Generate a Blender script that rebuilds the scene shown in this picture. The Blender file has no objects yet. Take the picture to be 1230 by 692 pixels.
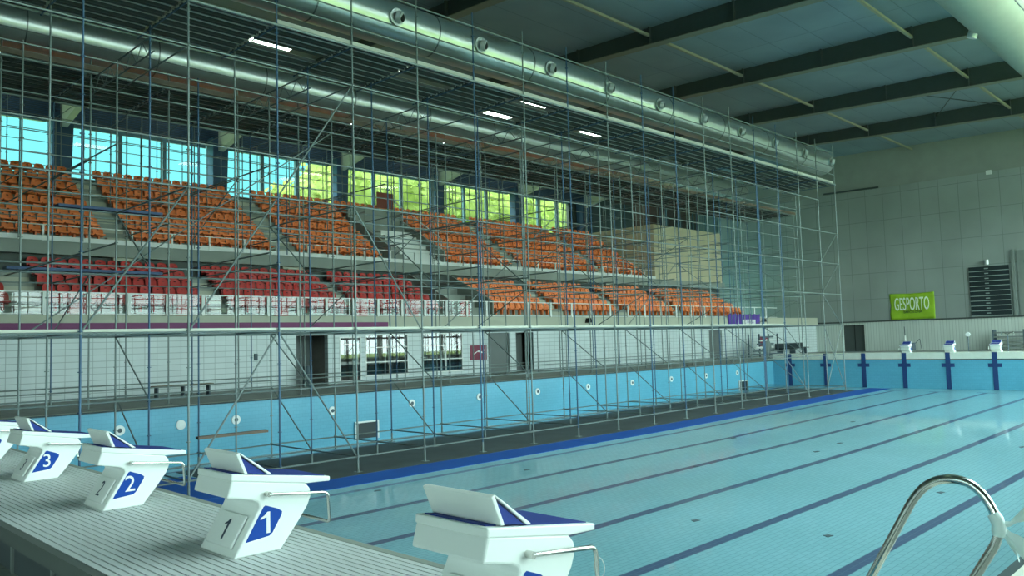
import bpy, bmesh, math, random
from mathutils import Vector, Matrix
random.seed(7)
sc = bpy.context.scene
col = sc.collection

# ------------------------------------------------------------------ camera
cam_d = bpy.data.cameras.new('camera'); cam_d.sensor_width = 36.0
cam_d.lens = 960.87 / 1230 * 36.0; cam_d.clip_start = 0.05; cam_d.clip_end = 600
cam = bpy.data.objects.new('camera', cam_d); col.objects.link(cam)
F = Vector((0.7099816, 0.7010264, 0.06699344)); R = Vector((0.70365625, -0.71000216, -0.02765544)); U = R.cross(F)
m = Matrix((R, U, -F)).transposed().to_4x4(); m.translation = Vector((-2.8986, -1.7039, 1.8250))
cam.matrix_world = m
sc.camera = cam

# ------------------------------------------------------------------ world, sun, exposure
SKY = 9.0
world = bpy.data.worlds.new('sky'); sc.world = world; world.use_nodes = True
wn = world.node_tree; wn.nodes.clear()
out = wn.nodes.new('ShaderNodeOutputWorld'); bg = wn.nodes.new('ShaderNodeBackground')
tc = wn.nodes.new('ShaderNodeTexCoord'); sep = wn.nodes.new('ShaderNodeSeparateXYZ'); rmp = wn.nodes.new('ShaderNodeValToRGB')
wn.links.new(tc.outputs['Generated'], sep.inputs[0])
# the sky is hazy and brightest overhead and towards the glazed (-Y) side, deep cyan behind the tribune
ad = wn.nodes.new('ShaderNodeMath'); ad.operation = 'MULTIPLY_ADD'; ad.inputs[1].default_value = 0.6
mu = wn.nodes.new('ShaderNodeMath'); mu.operation = 'MULTIPLY_ADD'; mu.inputs[1].default_value = -0.5; mu.inputs[2].default_value = 0.5
wn.links.new(sep.outputs['Y'], mu.inputs[0]); wn.links.new(sep.outputs['Z'], ad.inputs[0]); wn.links.new(mu.outputs[0], ad.inputs[2])
wn.links.new(ad.outputs[0], rmp.inputs[0])
rmp.color_ramp.elements[0].position = 0.3; rmp.color_ramp.elements[0].color = (0.032, 0.118, 0.124, 1)
rmp.color_ramp.elements[1].position = 0.85; rmp.color_ramp.elements[1].color = (0.80, 1.0, 0.97, 1)
wn.links.new(rmp.outputs[0], bg.inputs[0]); bg.inputs[1].default_value = SKY
wn.links.new(bg.outputs[0], out.inputs[0])
sun_d = bpy.data.lights.new('sun', 'SUN'); sun_d.energy = 5.0; sun_d.angle = 0.01; sun_d.color = (1, 0.95, 0.8)
sun = bpy.data.objects.new('sun', sun_d); col.objects.link(sun)
sun.rotation_euler = Vector((0.3, -0.5, -0.85)).to_track_quat('-Z', 'Y').to_euler()
sun.location = (0, -40, 60)
sc.view_settings.view_transform = 'Standard'; sc.view_settings.look = 'None'
sc.view_settings.gamma = 1.0; sc.view_settings.use_curve_mapping = False
sc.view_settings.exposure = 0.1

# ------------------------------------------------------------------ materials
def lin(c):
    return tuple((v / 12.92 if v <= 0.04045 else ((v + 0.055) / 1.055) ** 2.4) for v in (c[0] / 255, c[1] / 255, c[2] / 255))
MAT = {}
def mat(name, rgb, rough=0.6, metal=0.0, noise=0.08, nscale=3.0, coat=0.0, spec=0.5, bump=0.0):
    if name in MAT: return MAT[name]
    mt = bpy.data.materials.new(name); mt.use_nodes = True; nt = mt.node_tree
    b = nt.nodes['Principled BSDF']; c = lin(rgb)
    b.inputs['Roughness'].default_value = rough; b.inputs['Metallic'].default_value = metal
    b.inputs['Specular IOR Level'].default_value = spec
    if coat: b.inputs['Coat Weight'].default_value = coat; b.inputs['Coat Roughness'].default_value = 0.08
    t = nt.nodes.new('ShaderNodeTexCoord'); n = nt.nodes.new('ShaderNodeTexNoise')
    n.inputs['Scale'].default_value = nscale; n.inputs['Detail'].default_value = 4
    nt.links.new(t.outputs['Object'], n.inputs['Vector'])
    mx = nt.nodes.new('ShaderNodeMix'); mx.data_type = 'RGBA'
    mx.inputs[6].default_value = (*[v * (1 - noise) for v in c], 1); mx.inputs[7].default_value = (*[min(1, v * (1 + noise)) for v in c], 1)
    nt.links.new(n.outputs['Fac'], mx.inputs[0]); nt.links.new(mx.outputs[2], b.inputs['Base Color'])
    if bump:
        bp = nt.nodes.new('ShaderNodeBump'); bp.inputs['Strength'].default_value = bump; bp.inputs['Distance'].default_value = 0.02
        nt.links.new(n.outputs['Fac'], bp.inputs['Height']); nt.links.new(bp.outputs[0], b.inputs['Normal'])
    MAT[name] = mt; return mt
def brick(name, rgb, rgb2, grout, axes, bw, bh, mortar, rough=0.5, offset=0.0, coat=0.0, noise=0.1, nscale=0.4):
    mt = bpy.data.materials.new(name); mt.use_nodes = True; nt = mt.node_tree; b = nt.nodes['Principled BSDF']
    b.inputs['Roughness'].default_value = rough
    if coat: b.inputs['Coat Weight'].default_value = coat; b.inputs['Coat Roughness'].default_value = 0.06
    t = nt.nodes.new('ShaderNodeTexCoord'); s = nt.nodes.new('ShaderNodeSeparateXYZ'); cb = nt.nodes.new('ShaderNodeCombineXYZ')
    nt.links.new(t.outputs['Object'], s.inputs[0])
    nt.links.new(s.outputs[axes[0]], cb.inputs[0]); nt.links.new(s.outputs[axes[1]], cb.inputs[1])
    br = nt.nodes.new('ShaderNodeTexBrick'); nt.links.new(cb.outputs[0], br.inputs['Vector'])
    br.offset = offset; br.inputs['Scale'].default_value = 1.0
    br.inputs['Brick Width'].default_value = bw; br.inputs['Row Height'].default_value = bh
    br.inputs['Mortar Size'].default_value = mortar; br.inputs['Mortar Smooth'].default_value = 0.1; br.inputs['Bias'].default_value = 0.0
    br.inputs['Color1'].default_value = (*lin(rgb), 1); br.inputs['Color2'].default_value = (*lin(rgb2), 1); br.inputs['Mortar'].default_value = (*lin(grout), 1)
    n = nt.nodes.new('ShaderNodeTexNoise'); n.inputs['Scale'].default_value = nscale; n.inputs['Detail'].default_value = 5
    nt.links.new(t.outputs['Object'], n.inputs['Vector'])
    mr = nt.nodes.new('ShaderNodeMapRange'); mr.inputs[1].default_value = 0.3; mr.inputs[2].default_value = 0.7
    mr.inputs[3].default_value = 1 - noise; mr.inputs[4].default_value = 1 + noise
    nt.links.new(n.outputs['Fac'], mr.inputs[0])
    mx = nt.nodes.new('ShaderNodeMix'); mx.data_type = 'RGBA'; mx.blend_type = 'MULTIPLY'; mx.inputs[0].default_value = 1
    cc = nt.nodes.new('ShaderNodeCombineXYZ')
    for i in range(3): nt.links.new(mr.outputs[0], cc.inputs[i])
    nt.links.new(br.outputs['Color'], mx.inputs[6]); nt.links.new(cc.outputs[0], mx.inputs[7])
    nt.links.new(mx.outputs[2], b.inputs['Base Color'])
    MAT[name] = mt; return mt
def glass(name, tint=(0.9, 0.97, 0.96), refl=0.06):
    mt = bpy.data.materials.new(name); mt.use_nodes = True; nt = mt.node_tree; nt.nodes.clear()
    o = nt.nodes.new('ShaderNodeOutputMaterial'); mx = nt.nodes.new('ShaderNodeMixShader')
    a = nt.nodes.new('ShaderNodeBsdfTransparent'); a.inputs[0].default_value = (*tint, 1)
    g = nt.nodes.new('ShaderNodeBsdfGlossy'); g.inputs['Roughness'].default_value = 0.02
    mx.inputs[0].default_value = refl
    nt.links.new(a.outputs[0], mx.inputs[1]); nt.links.new(g.outputs[0], mx.inputs[2]); nt.links.new(mx.outputs[0], o.inputs[0])
    MAT[name] = mt; return mt
def emit(name, rgb, s):
    mt = bpy.data.materials.new(name); mt.use_nodes = True; b = mt.node_tree.nodes['Principled BSDF']
    b.inputs['Base Color'].default_value = (*lin(rgb), 1); b.inputs['Emission Color'].default_value = (*lin(rgb), 1); b.inputs['Emission Strength'].default_value = s
    MAT[name] = mt; return mt

mat('white_gel', (226, 232, 228), 0.35, noise=0.03)
mat('blue_panel', (0, 62, 150), 0.55, noise=0.03, spec=0.25)
mat('navy_grip', (28, 52, 130), 0.8, noise=0.1, nscale=60)
mat('number_dark', (40, 60, 80), 0.6)
mat('steel', (205, 205, 200), 0.16, 1.0, noise=0.05)
mat('galv', (122, 134, 132), 0.5, 0.4, noise=0.25, nscale=1.2)
mat('galv_blue', (66, 96, 122), 0.5, 0.3, noise=0.3, nscale=1.0)
mat('plank', (176, 180, 168), 0.5, 0.2, noise=0.3, nscale=1.0)
mat('plank_rail_shaded', (52, 60, 60), 0.6)  # dark steel side rails; rib shading is put into their colour
mat('navy_board', (34, 62, 98), 0.6)
mat('plank_wood', (112, 98, 86), 0.8, noise=0.2)
mat('duct', (196, 204, 200), 0.3, 0.92, noise=0.12, nscale=1.5)
mat('duct_matte', (160, 168, 150), 0.5, 0.3, noise=0.15, nscale=1.5)
mat('duct_band', (120, 128, 126), 0.35, 0.8)
mat('nozzle', (210, 214, 212), 0.3, 0.3)
mat('black', (16, 18, 20), 0.7)
mat('beam', (62, 72, 70), 0.6, noise=0.15)
mat('beam_flange', (120, 122, 108), 0.6, noise=0.15)
mat('purlin', (146, 144, 124), 0.6)
mat('haunch', (176, 186, 178), 0.6)  # pale colour stands in for window light on the underside
mat('column', (52, 82, 110), 0.5, noise=0.1)
mat('frame_blue', (92, 128, 140), 0.5)
mat('concrete', (142, 150, 142), 0.85, noise=0.15, nscale=0.8)
mat('concrete_dark', (84, 92, 88), 0.85, noise=0.15, nscale=0.8)
mat('fascia', (176, 178, 160), 0.7, noise=0.06)
mat('cream', (196, 188, 158), 0.7, noise=0.06)
mat('purple', (112, 44, 92), 0.6, noise=0.05)
mat('banner_purple', (88, 60, 150), 0.7, noise=0.12, nscale=2)
mat('sign_red', (118, 32, 60), 0.5)
mat('board_red', (140, 74, 62), 0.7)
mat('white', (222, 226, 222), 0.5, noise=0.04)
mat('door_grey', (96, 104, 102), 0.5)
mat('door_dark', (66, 76, 74), 0.6)
mat('seat_orange', (246, 132, 70), 0.45, noise=0.12, nscale=2)
mat('seat_red', (186, 52, 46), 0.45, noise=0.12, nscale=2)
mat('mat_black', (70, 80, 80), 0.8, noise=0.35, nscale=1.3)
mat('mat_blue', (0, 80, 166), 0.75, noise=0.15, nscale=1.3)
mat('wood', (120, 110, 84), 0.8, noise=0.2)
mat('line_navy', (34, 62, 112), 0.5)
mat('ring_white', (226, 232, 228), 0.4)
mat('banner_green', (150, 190, 40), 0.7, noise=0.15, nscale=3)
mat('banner_txt', (226, 240, 210), 0.7)
mat('banner_small', (40, 70, 50), 0.7)
mat('louvre', (26, 42, 46), 0.5)
mat('louvre_edge', (150, 164, 160), 0.5)
mat('steelbox', (122, 132, 128), 0.5)
mat('grate', (200, 206, 206), 0.55, noise=0.08, nscale=6)
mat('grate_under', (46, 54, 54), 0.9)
mat('trim_dark', (64, 74, 76), 0.7)
mat('coping', (212, 216, 204), 0.6, noise=0.1)
mat('gutter', (52, 70, 74), 0.7)
mat('bark', (88, 70, 52), 0.9)
mat('leaf', (150, 168, 84), 0.8, noise=0.5, nscale=0.8)
def leaf_mat():
    mt = MAT['leaf']; nt = mt.node_tree; b = nt.nodes['Principled BSDF']; o = nt.nodes['Material Output']
    tr = nt.nodes.new('ShaderNodeBsdfTranslucent'); mx = nt.nodes.new('ShaderNodeMixShader'); mx.inputs[0].default_value = 0.6
    src = b.inputs['Base Color'].links[0].from_socket; nt.links.new(src, tr.inputs[0])
    nt.links.new(b.outputs[0], mx.inputs[1]); nt.links.new(tr.outputs[0], mx.inputs[2]); nt.links.new(mx.outputs[0], o.inputs[0])
leaf_mat()
mat('grass', (120, 140, 60), 0.9, noise=0.2)
mat('plastic_film', (214, 232, 228), 0.35, noise=0.08, nscale=20)
mat('gear', (70, 88, 96), 0.6)
mat('orange_part', (220, 70, 40), 0.6)
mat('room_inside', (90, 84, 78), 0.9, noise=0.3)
emit('lamp', (235, 255, 245), 9.0)
emit('downlight', (255, 240, 220), 5.0)
glass('glass'); glass('glass_dark', (0.55, 0.65, 0.66), 0.16); glass('glass_barrier', (0.75, 0.82, 0.8), 0.08)
brick('tile_wall', (196, 206, 206), (202, 212, 212), (150, 162, 162), (0, 2), 0.5, 0.25, 0.012, 0.4, offset=0.0, noise=0.06)
brick('tile_wall_end', (190, 200, 192), (196, 206, 198), (164, 174, 168), (1, 2), 0.25, 3.0, 0.02, 0.45, noise=0.05)
brick('panel_wall', (142, 152, 148), (146, 156, 152), (116, 127, 124), (1, 2), 1.6, 2.44, 0.022, 0.6, noise=0.1, nscale=0.25)
brick('ceil_panel', (124, 142, 152), (128, 146, 155), (106, 122, 130), (0, 1), 40.0, 2.4, 0.03, 0.7, noise=0.1, nscale=0.3)
brick('deck_tile', (138, 146, 140), (144, 152, 146), (116, 124, 120), (0, 1), 0.4, 0.4, 0.012, 0.6, noise=0.1)
brick('pool_side', (92, 166, 192), (96, 170, 196), (82, 152, 178), (0, 2), 0.25, 0.125, 0.004, 0.3, offset=0.5, noise=0.06)
brick('pool_end', (92, 166, 192), (96, 170, 196), (82, 152, 178), (1, 2), 0.25, 0.125, 0.004, 0.3, offset=0.5, noise=0.06)

def pool_floor_mat():
    mt = bpy.data.materials.new('pool_floor'); mt.use_nodes = True; nt = mt.node_tree; b = nt.nodes['Principled BSDF']; N = nt.nodes.new; L = nt.links.new
    t = N('ShaderNodeTexCoord'); s = N('ShaderNodeSeparateXYZ'); L(t.outputs['Object'], s.inputs[0])
    def M(op, a, bb=None, c=None):
        n = N('ShaderNodeMath'); n.operation = op
        for i, v in enumerate((a, bb, c)):
            if v is None: continue
            if isinstance(v, (int, float)): n.inputs[i].default_value = v
            else: L(v, n.inputs[i])
        return n.outputs[0]
    br = N('ShaderNodeTexBrick'); br.offset = 0.5; L(t.outputs['Object'], br.inputs['Vector'])
    br.inputs['Scale'].default_value = 1; br.inputs['Brick Width'].default_value = 0.25; br.inputs['Row Height'].default_value = 0.125
    br.inputs['Mortar Size'].default_value = 0.007; br.inputs['Bias'].default_value = 0
    br.inputs['Color1'].default_value = (*lin((130, 184, 198)), 1); br.inputs['Color2'].default_value = (*lin((138, 190, 204)), 1); br.inputs['Mortar'].default_value = (*lin((104, 156, 172)), 1)
    n = N('ShaderNodeTexNoise'); n.inputs['Scale'].default_value = 0.18; n.inputs['Detail'].default_value = 5; L(t.outputs['Object'], n.inputs['Vector'])
    mx = N('ShaderNodeMix'); mx.data_type = 'RGBA'; mx.blend_type = 'MULTIPLY'; mx.inputs[0].default_value = 1
    rp = N('ShaderNodeValToRGB'); rp.color_ramp.elements[0].position = 0.35; rp.color_ramp.elements[0].color = (0.84, 0.88, 0.86, 1)
    rp.color_ramp.elements[1].position = 0.65; rp.color_ramp.elements[1].color = (1, 1, 1, 1); L(n.outputs['Fac'], rp.inputs[0])
    L(br.outputs['Color'], mx.inputs[6]); L(rp.outputs[0], mx.inputs[7])
    ym = M('FRACT', M('DIVIDE', s.outputs['Y'], 2.5)); d = M('ABSOLUTE', M('SUBTRACT', ym, 0.5))
    inl = M('LESS_THAN', d, 0.125 / 2.5)
    inx = M('MULTIPLY', M('GREATER_THAN', s.outputs['X'], 2.2), M('LESS_THAN', s.outputs['X'], 48.0))
    tee = M('MULTIPLY', M('MULTIPLY', M('GREATER_THAN', s.outputs['X'], 47.75), M('LESS_THAN', s.outputs['X'], 48.0)), M('LESS_THAN', d, 0.2))
    fac = M('MAXIMUM', M('MULTIPLY', inl, inx), tee)
    b2 = N('ShaderNodeTexBrick'); b2.offset = 0.5; L(t.outputs['Object'], b2.inputs['Vector'])
    b2.inputs['Scale'].default_value = 1; b2.inputs['Brick Width'].default_value = 0.25; b2.inputs['Row Height'].default_value = 0.125
    b2.inputs['Mortar Size'].default_value = 0.006; b2.inputs['Color1'].default_value = (*lin((66, 88, 122)), 1); b2.inputs['Color2'].default_value = (*lin((70, 92, 126)), 1); b2.inputs['Mortar'].default_value = (*lin((92, 116, 140)), 1)
    m2 = N('ShaderNodeMix'); m2.data_type = 'RGBA'; L(fac, m2.inputs[0]); L(mx.outputs[2], m2.inputs[6]); L(b2.outputs['Color'], m2.inputs[7])
    L(m2.outputs[2], b.inputs['Base Color'])
    b.inputs['Roughness'].default_value = 0.45
    b.inputs['Coat Weight'].default_value = 0.5; b.inputs['Coat Roughness'].default_value = 0.04; b.inputs['Coat IOR'].default_value = 1.33
    n2 = N('ShaderNodeTexNoise'); n2.inputs['Scale'].default_value = 1.2; n2.inputs['Detail'].default_value = 2; L(t.outputs['Object'], n2.inputs['Vector'])
    bp = N('ShaderNodeBump'); bp.inputs['Strength'].default_value = 0.06; bp.inputs['Distance'].default_value = 0.02; L(n2.outputs['Fac'], bp.inputs['Height'])
    L(bp.outputs[0], b.inputs['Coat Normal'])
    MAT['pool_floor'] = mt
pool_floor_mat()

# ------------------------------------------------------------------ mesh helpers
class MB:
    def __init__(s): s.v = []; s.f = []; s.m = []; s.mi = 0
    def add(s, vs, fs):
        o = len(s.v); s.v += [tuple(v) for v in vs]; s.f += [tuple(i + o for i in f) for f in fs]; s.m += [s.mi] * len(fs); return s
    def box(s, x0, x1, y0, y1, z0, z1):
        return s.add([(x0,y0,z0),(x1,y0,z0),(x1,y1,z0),(x0,y1,z0),(x0,y0,z1),(x1,y0,z1),(x1,y1,z1),(x0,y1,z1)],
                     [(0,3,2,1),(4,5,6,7),(0,1,5,4),(1,2,6,5),(2,3,7,6),(3,0,4,7)])
    def prism(s, poly, y0, y1, axis='y'):
        # poly in (x,z) extruded along y (or (y,z) along x)
        n = len(poly)
        a = sum(poly[i][0]*poly[(i+1)%n][1]-poly[(i+1)%n][0]*poly[i][1] for i in range(n))
        if a < 0: poly = poly[::-1]
        P = (lambda p, t: (p[0], t, p[1])) if axis == 'y' else ((lambda p, t: (t, p[0], p[1])) if axis == 'x' else (lambda p, t: (p[0], p[1], t)))
        vs = [P(p, y0) for p in poly] + [P(p, y1) for p in poly]
        fs = [tuple(range(n)), tuple(range(2*n-1, n-1, -1))] + [(i, i+n, (i+1)%n+n, (i+1)%n) for i in range(n)]
        if axis != 'y': fs = [f[::-1] for f in fs]
        return s.add(vs, fs)
    def tube(s, a, b, r, n=6, cap=True):
        a = Vector(a); b = Vector(b); d = (b - a).normalized()
        u = d.orthogonal().normalized(); w = d.cross(u)
        vs = [p + (u*math.cos(2*math.pi*i/n) + w*math.sin(2*math.pi*i/n))*r for p in (a, b) for i in range(n)]
        fs = [(i, (i+1)%n, (i+1)%n+n, i+n) for i in range(n)]
        if cap: fs += [tuple(range(n-1, -1, -1)), tuple(range(n, 2*n))]
        return s.add(vs, fs)
    def path(s, pts, r, n=12):
        pts = [Vector(p) for p in pts]; rings = []; u = None
        for i, p in enumerate(pts):
            d = ((pts[min(i+1, len(pts)-1)] - p).normalized() + (p - pts[max(i-1, 0)]).normalized()).normalized()
            u = d.orthogonal().normalized() if u is None else (u - d*u.dot(d)).normalized()
            w = d.cross(u); rr = r[i] if isinstance(r, (list, tuple)) else r
            rings.append([p + (u*math.cos(2*math.pi*k/n) + w*math.sin(2*math.pi*k/n))*rr for k in range(n)])
        vs = [v for rg in rings for v in rg]; fs = []
        for i in range(len(pts)-1):
            for k in range(n): fs.append((i*n+k, i*n+(k+1)%n, (i+1)*n+(k+1)%n, (i+1)*n+k))
        fs += [tuple(range(n-1, -1, -1)), tuple(range((len(pts)-1)*n, len(pts)*n))]
        return s.add(vs, fs)
    def disc(s, c, r, h, axis, n=16):
        c = Vector(c); a = Vector(axis).normalized()
        return s.tube(c, c + a*h, r, n)
    def build(s, name, mats, parent=None, smooth=False, bevel=0.0):
        me = bpy.data.meshes.new(name); me.from_pydata(s.v, [], s.f)
        if isinstance(mats, str): mats = [mats]
        for k in mats: me.materials.append(MAT[k])
        for i, p in enumerate(me.polygons): p.material_index = s.m[i]; p.use_smooth = smooth
        me.update()
        o = bpy.data.objects.new(name, me); col.objects.link(o)
        if parent: o.parent = parent
        if bevel:
            bv = o.modifiers.new('bevel', 'BEVEL'); bv.width = bevel; bv.segments = 2; bv.limit_method = 'ANGLE'; bv.angle_limit = 0.6
        if smooth:
            try: me.set_sharp_from_angle(angle=0.7)
            except Exception: pass
        return o
def arc(pts, rad, seg=6):
    """round the inner corners of a polyline"""
    P = [Vector(p) for p in pts]; o = [P[0]]
    for i in range(1, len(P)-1):
        a = (P[i-1]-P[i]); b = (P[i+1]-P[i]); r = min(rad, a.length*0.45, b.length*0.45)
        p0 = P[i] + a.normalized()*r; p1 = P[i] + b.normalized()*r
        for k in range(seg+1):
            t = k/seg; o.append(p0*(1-t)**2 + P[i]*2*t*(1-t) + p1*t*t)
    o.append(P[-1]); return o
def tag(o, label=None, cat=None, group=None, kind=None):
    if label: o['label'] = label
    if cat: o['category'] = cat
    if group: o['group'] = group
    if kind: o['kind'] = kind
    return o
def thing(name, label, cat, loc=(0, 0, 0), group=None):
    e = bpy.data.objects.new(name, None); e.location = loc; e.empty_display_size = 0.1; col.objects.link(e)
    return tag(e, label, cat, group)
def struct(o): o['kind'] = 'structure'; return o
def kids(mb, name, mats, parent, **k):
    """build a part given in world coordinates under an Empty placed at parent.location"""
    L = Vector(parent.location); mb.v = [tuple(Vector(v) - L) for v in mb.v]
    return mb.build(name, mats, parent, **k)
def copy_tree(o, parent=None):
    c = o.copy(); col.objects.link(c); c.parent = parent
    for ch in list(o.children): copy_tree(ch, c)
    return c
def text_mesh(name, txt, size, mt, parent=None, extrude=0.001, sx=1.0):
    cu = bpy.data.curves.new(name, 'FONT'); cu.body = txt; cu.size = size; cu.extrude = extrude
    cu.align_x = 'CENTER'; cu.align_y = 'CENTER'
    t = bpy.data.objects.new(name + '_src', cu); col.objects.link(t)
    bpy.context.view_layer.update(); dg = bpy.context.evaluated_depsgraph_get()
    me = bpy.data.meshes.new_from_object(t.evaluated_get(dg)); bpy.data.objects.remove(t); bpy.data.curves.remove(cu)
    for v in me.vertices: v.co.x *= sx
    me.materials.clear(); me.materials.append(MAT[mt]); me.name = name
    o = bpy.data.objects.new(name, me); col.objects.link(o)
    if parent: o.parent = parent
    return o
def digit_mesh(name, txt, size, mt, parent, extrude=0.001, sx=1.0):
    if txt != '1': return text_mesh(name, txt, size, mt, parent, extrude, sx)
    k = size * 0.36; q = [(0.02, -k), (0.14, -k), (0.14, k), (0.05, k), (-0.04, k * 0.72), (-0.18, k * 0.5), (-0.18, k * 0.34), (0.02, k * 0.52)]
    q = [(a * size * 1.1 * sx, b) for a, b in q]
    return MB().prism(q, -extrude, extrude, 'z').build(name, mt, parent)
def basis(o, x, y, loc):
    x = Vector(x).normalized(); y = Vector(y); y = (y - x*y.dot(x)).normalized(); z = x.cross(y)
    mm = Matrix((x, y, z)).transposed().to_4x4(); mm.translation = Vector(loc); o.matrix_local = mm

XW = 74.4; YB = 53.4; YR = -13.0; XB = -14.0
def zfloor(x): return -1.96 if x < 24 else -1.96 + (x - 24) / 26 * 0.2
def zceil(y): return 18.05 + 0.03 * y

# ================================================================== SETTING
# pool basin
b = MB()
b.add([(0.35, 0, -1.96), (24, 0, -1.96), (24, 25, -1.96), (0.35, 25, -1.96)], [(0, 1, 2, 3)])
b.add([(24, 0, -1.96), (50, 0, -1.76), (50, 25, -1.76), (24, 25, -1.96)], [(0, 1, 2, 3)])
struct(b.build('floor_pool', 'pool_floor'))
struct(MB().box(0.35, 50, 25.0, 25.35, -2.1, -0.02).build('wall_pool_left', 'pool_side'))
struct(MB().box(50, 50.35, 0, 25, -2.1, 0.0).build('wall_pool_far', 'pool_end'))
struct(MB().box(-0.1, 0.35, 0, 25, -2.1, 0.28).build('wall_pool_near', 'pool_end'))
struct(MB().box(0.35, 50, -0.3, 0.0, -2.1, -0.03).build('wall_pool_right', 'pool_side'))
struct(MB().box(0.35, 50, 24.97, 25.05, -0.03, 0.012).box(0.35, 50, -0.05, 0.03, -0.04, 0.008).build('trim_1', 'gutter'))
# decks
b = MB(); b.box(XB, XW, 25.05, 33.5, -0.3, 0.0); b.box(50.35, XW, YR, 25.05, -0.3, 0.0); b.box(XB, 50.35, YR, -0.05, -0.3, 0.0); b.box(XB, -0.9, -0.05, 25.05, -0.3, 0.0)
struct(b.build('floor', 'deck_tile'))
b = MB().box(0.35, 50, -0.42, -0.05, 0.0, 0.012).box(0.35, 50, 25.05, 25.4, 0.0, 0.012)
struct(b.build('trim_2', 'coping'))
# raised far end coping + lane targets
b = MB().box(49.98, 51.4, 0, 25, 0.06, 0.45).box(50.3, 51.4, 0, 25, 0, 0.06)
struct(b.build('trim_far_coping', 'coping', bevel=0.01))
struct(MB().box(49.985, 50.3, 0, 25, 0.0, 0.06).build('trim_far_gutter', 'gutter'))
for k in range(10):
    y = 1.25 + 2.5 * k
    b = MB().box(49.965, 49.985, y - 0.13, y + 0.13, -1.74, 0.45).box(49.962, 49.984, y - 0.36, y + 0.36, -0.42, -0.2)
    tag(b.build('lane_target', 'line_navy'), 'navy lane target cross on the far pool end wall', 'lane marking', 'lane targets on the far pool wall')
# near raised plinth with slatted grating
b = MB().box(-1.0, 0.36, -0.6, 26.0, 0.0, 0.3).box(-1.055, 0.36, -0.6, 26, 0.3, 0.36); struct(b.build('floor_near_plinth', 'trim_dark'))
b = MB()
for i in range(24): b.box(-1.02, -1.0, -0.45 + i * 1.1, -0.45 + i * 1.1 + 0.04, 0.0, 0.36)
struct(b.build('trim_plinth_joints', 'steelbox'))
struct(MB().box(-1.12, -1.055, -0.6, 26, 0.3, 0.42).build('trim_near_rear', 'concrete_dark'))
b = MB(); x = -1.05
while x < 0.36:
    b.box(x, x + 0.043, -0.6, 26, 0.375, 0.42); x += 0.056
struct(b.build('floor_grating', 'grate'))
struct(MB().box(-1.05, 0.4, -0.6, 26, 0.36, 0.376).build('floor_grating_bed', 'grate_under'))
struct(MB().box(0.4, 0.47, -0.6, 26, 0.26, 0.42).build('trim_near_edge', 'concrete', bevel=0.008))
# ceiling
def quadsheet(x0, x1, y0, y1, z0, z1, th=0.2):
    return MB().add([(x0,y0,z0),(x1,y0,z0),(x1,y1,z1),(x0,y1,z1),(x0,y0,z0+th),(x1,y0,z0+th),(x1,y1,z1+th),(x0,y1,z1+th)],
                    [(0,3,2,1),(4,5,6,7),(0,1,5,4),(1,2,6,5),(2,3,7,6),(3,0,4,7)])
struct(quadsheet(XB, XW, -2.5, YB + 0.4, zceil(-2.5), zceil(YB + 0.4)).build('ceiling', 'ceil_panel'))
struct(quadsheet(XB, 4, YR, -2.5, zceil(YR), zceil(-2.5)).build('ceiling_side', 'ceil_panel'))
struct(quadsheet(4, XW, YR, -11.5, zceil(YR), zceil(-11.5)).build('ceiling_edge', 'ceil_panel'))
b = MB()
for i in range(30): b.box(4 + i * 2.42, 4.08 + i * 2.42, -11.5, -2.5, zceil(-7) - 0.1, zceil(-7) + 0.1)
o = struct(b.build('window_40', 'frame_blue'))  # unseen rooflight strip, added to brighten the hall and pool floor
MB().add([(4, -11.5, zceil(-11.5) + 0.2), (XW, -11.5, zceil(-11.5) + 0.2), (XW, -2.5, zceil(-2.5) + 0.2), (4, -2.5, zceil(-2.5) + 0.2)], [(0, 1, 2, 3)]).build('glass_pane', 'glass', o)
# far wall
struct(MB().box(XW, XW + 0.3, YR, YB + 0.4, 2.7, zceil(YR)).box(XW, XW + 0.3, 29.9, YB + 0.4, 2.6, 2.7).box(XW, XW + 0.3, 0, YB + 0.4, 17.6, 19.9).build('wall_far', 'panel_wall'))
b = MB().box(XW - 0.25, XW + 0.3, YR, 27.85, 0, 2.72).box(XW - 0.25, XW + 0.3, 29.9, 33.0, 0, 2.66).box(XW - 0.25, XW + 0.3, 27.85, 29.9, 2.5, 2.72)
struct(b.build('wall_far_lower', 'tile_wall_end'))
struct(MB().box(XW - 0.35, XW, YR, 33, 2.72, 2.84).build('trim_far_ledge', 'door_dark'))
struct(MB().box(XW - 0.04, XW, YR, YB, 15.25, 19.6).build('trim_far_upper', 'concrete'))
d = struct(MB().box(XW + 0.05, XW + 0.12, 27.85, 29.9, 0, 2.5).build('door_1', 'door_dark'))
MB().box(XW + 0.02, XW + 0.05, 28.84, 28.9, 0, 2.5).build('door_seam', 'black', d)
# back wall (behind camera) and right glazed wall, unseen, openings enlarged to brighten the hall
struct(MB().box(XB - 0.3, XB, YR, YB + 0.4, -0.3, 0.6).box(XB - 0.3, XB, YR, YB + 0.4, 4, 19.9).box(XB - 0.3, XB, 6, YB + 0.4, 0.6, 4).box(XB - 0.3, XB, YR, -11, 0.6, 4).build('wall_near', 'concrete'))
b = MB()
for i in range(7): b.box(XB - 0.2, XB - 0.1, -11 + i * 2.8, -10.92 + i * 2.8, 0.6, 4)
for z in (2.5,): b.box(XB - 0.2, XB - 0.1, -11, 6, z, z + 0.08)
o = struct(b.build('window_41', 'frame_blue'))  # unseen window, added to brighten the rear faces of the starting blocks
MB().add([(XB - 0.15, -11, 0.6), (XB - 0.15, 6, 0.6), (XB - 0.15, 6, 4), (XB - 0.15, -11, 4)], [(0, 1, 2, 3)]).build('glass_pane', 'glass', o)
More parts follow.
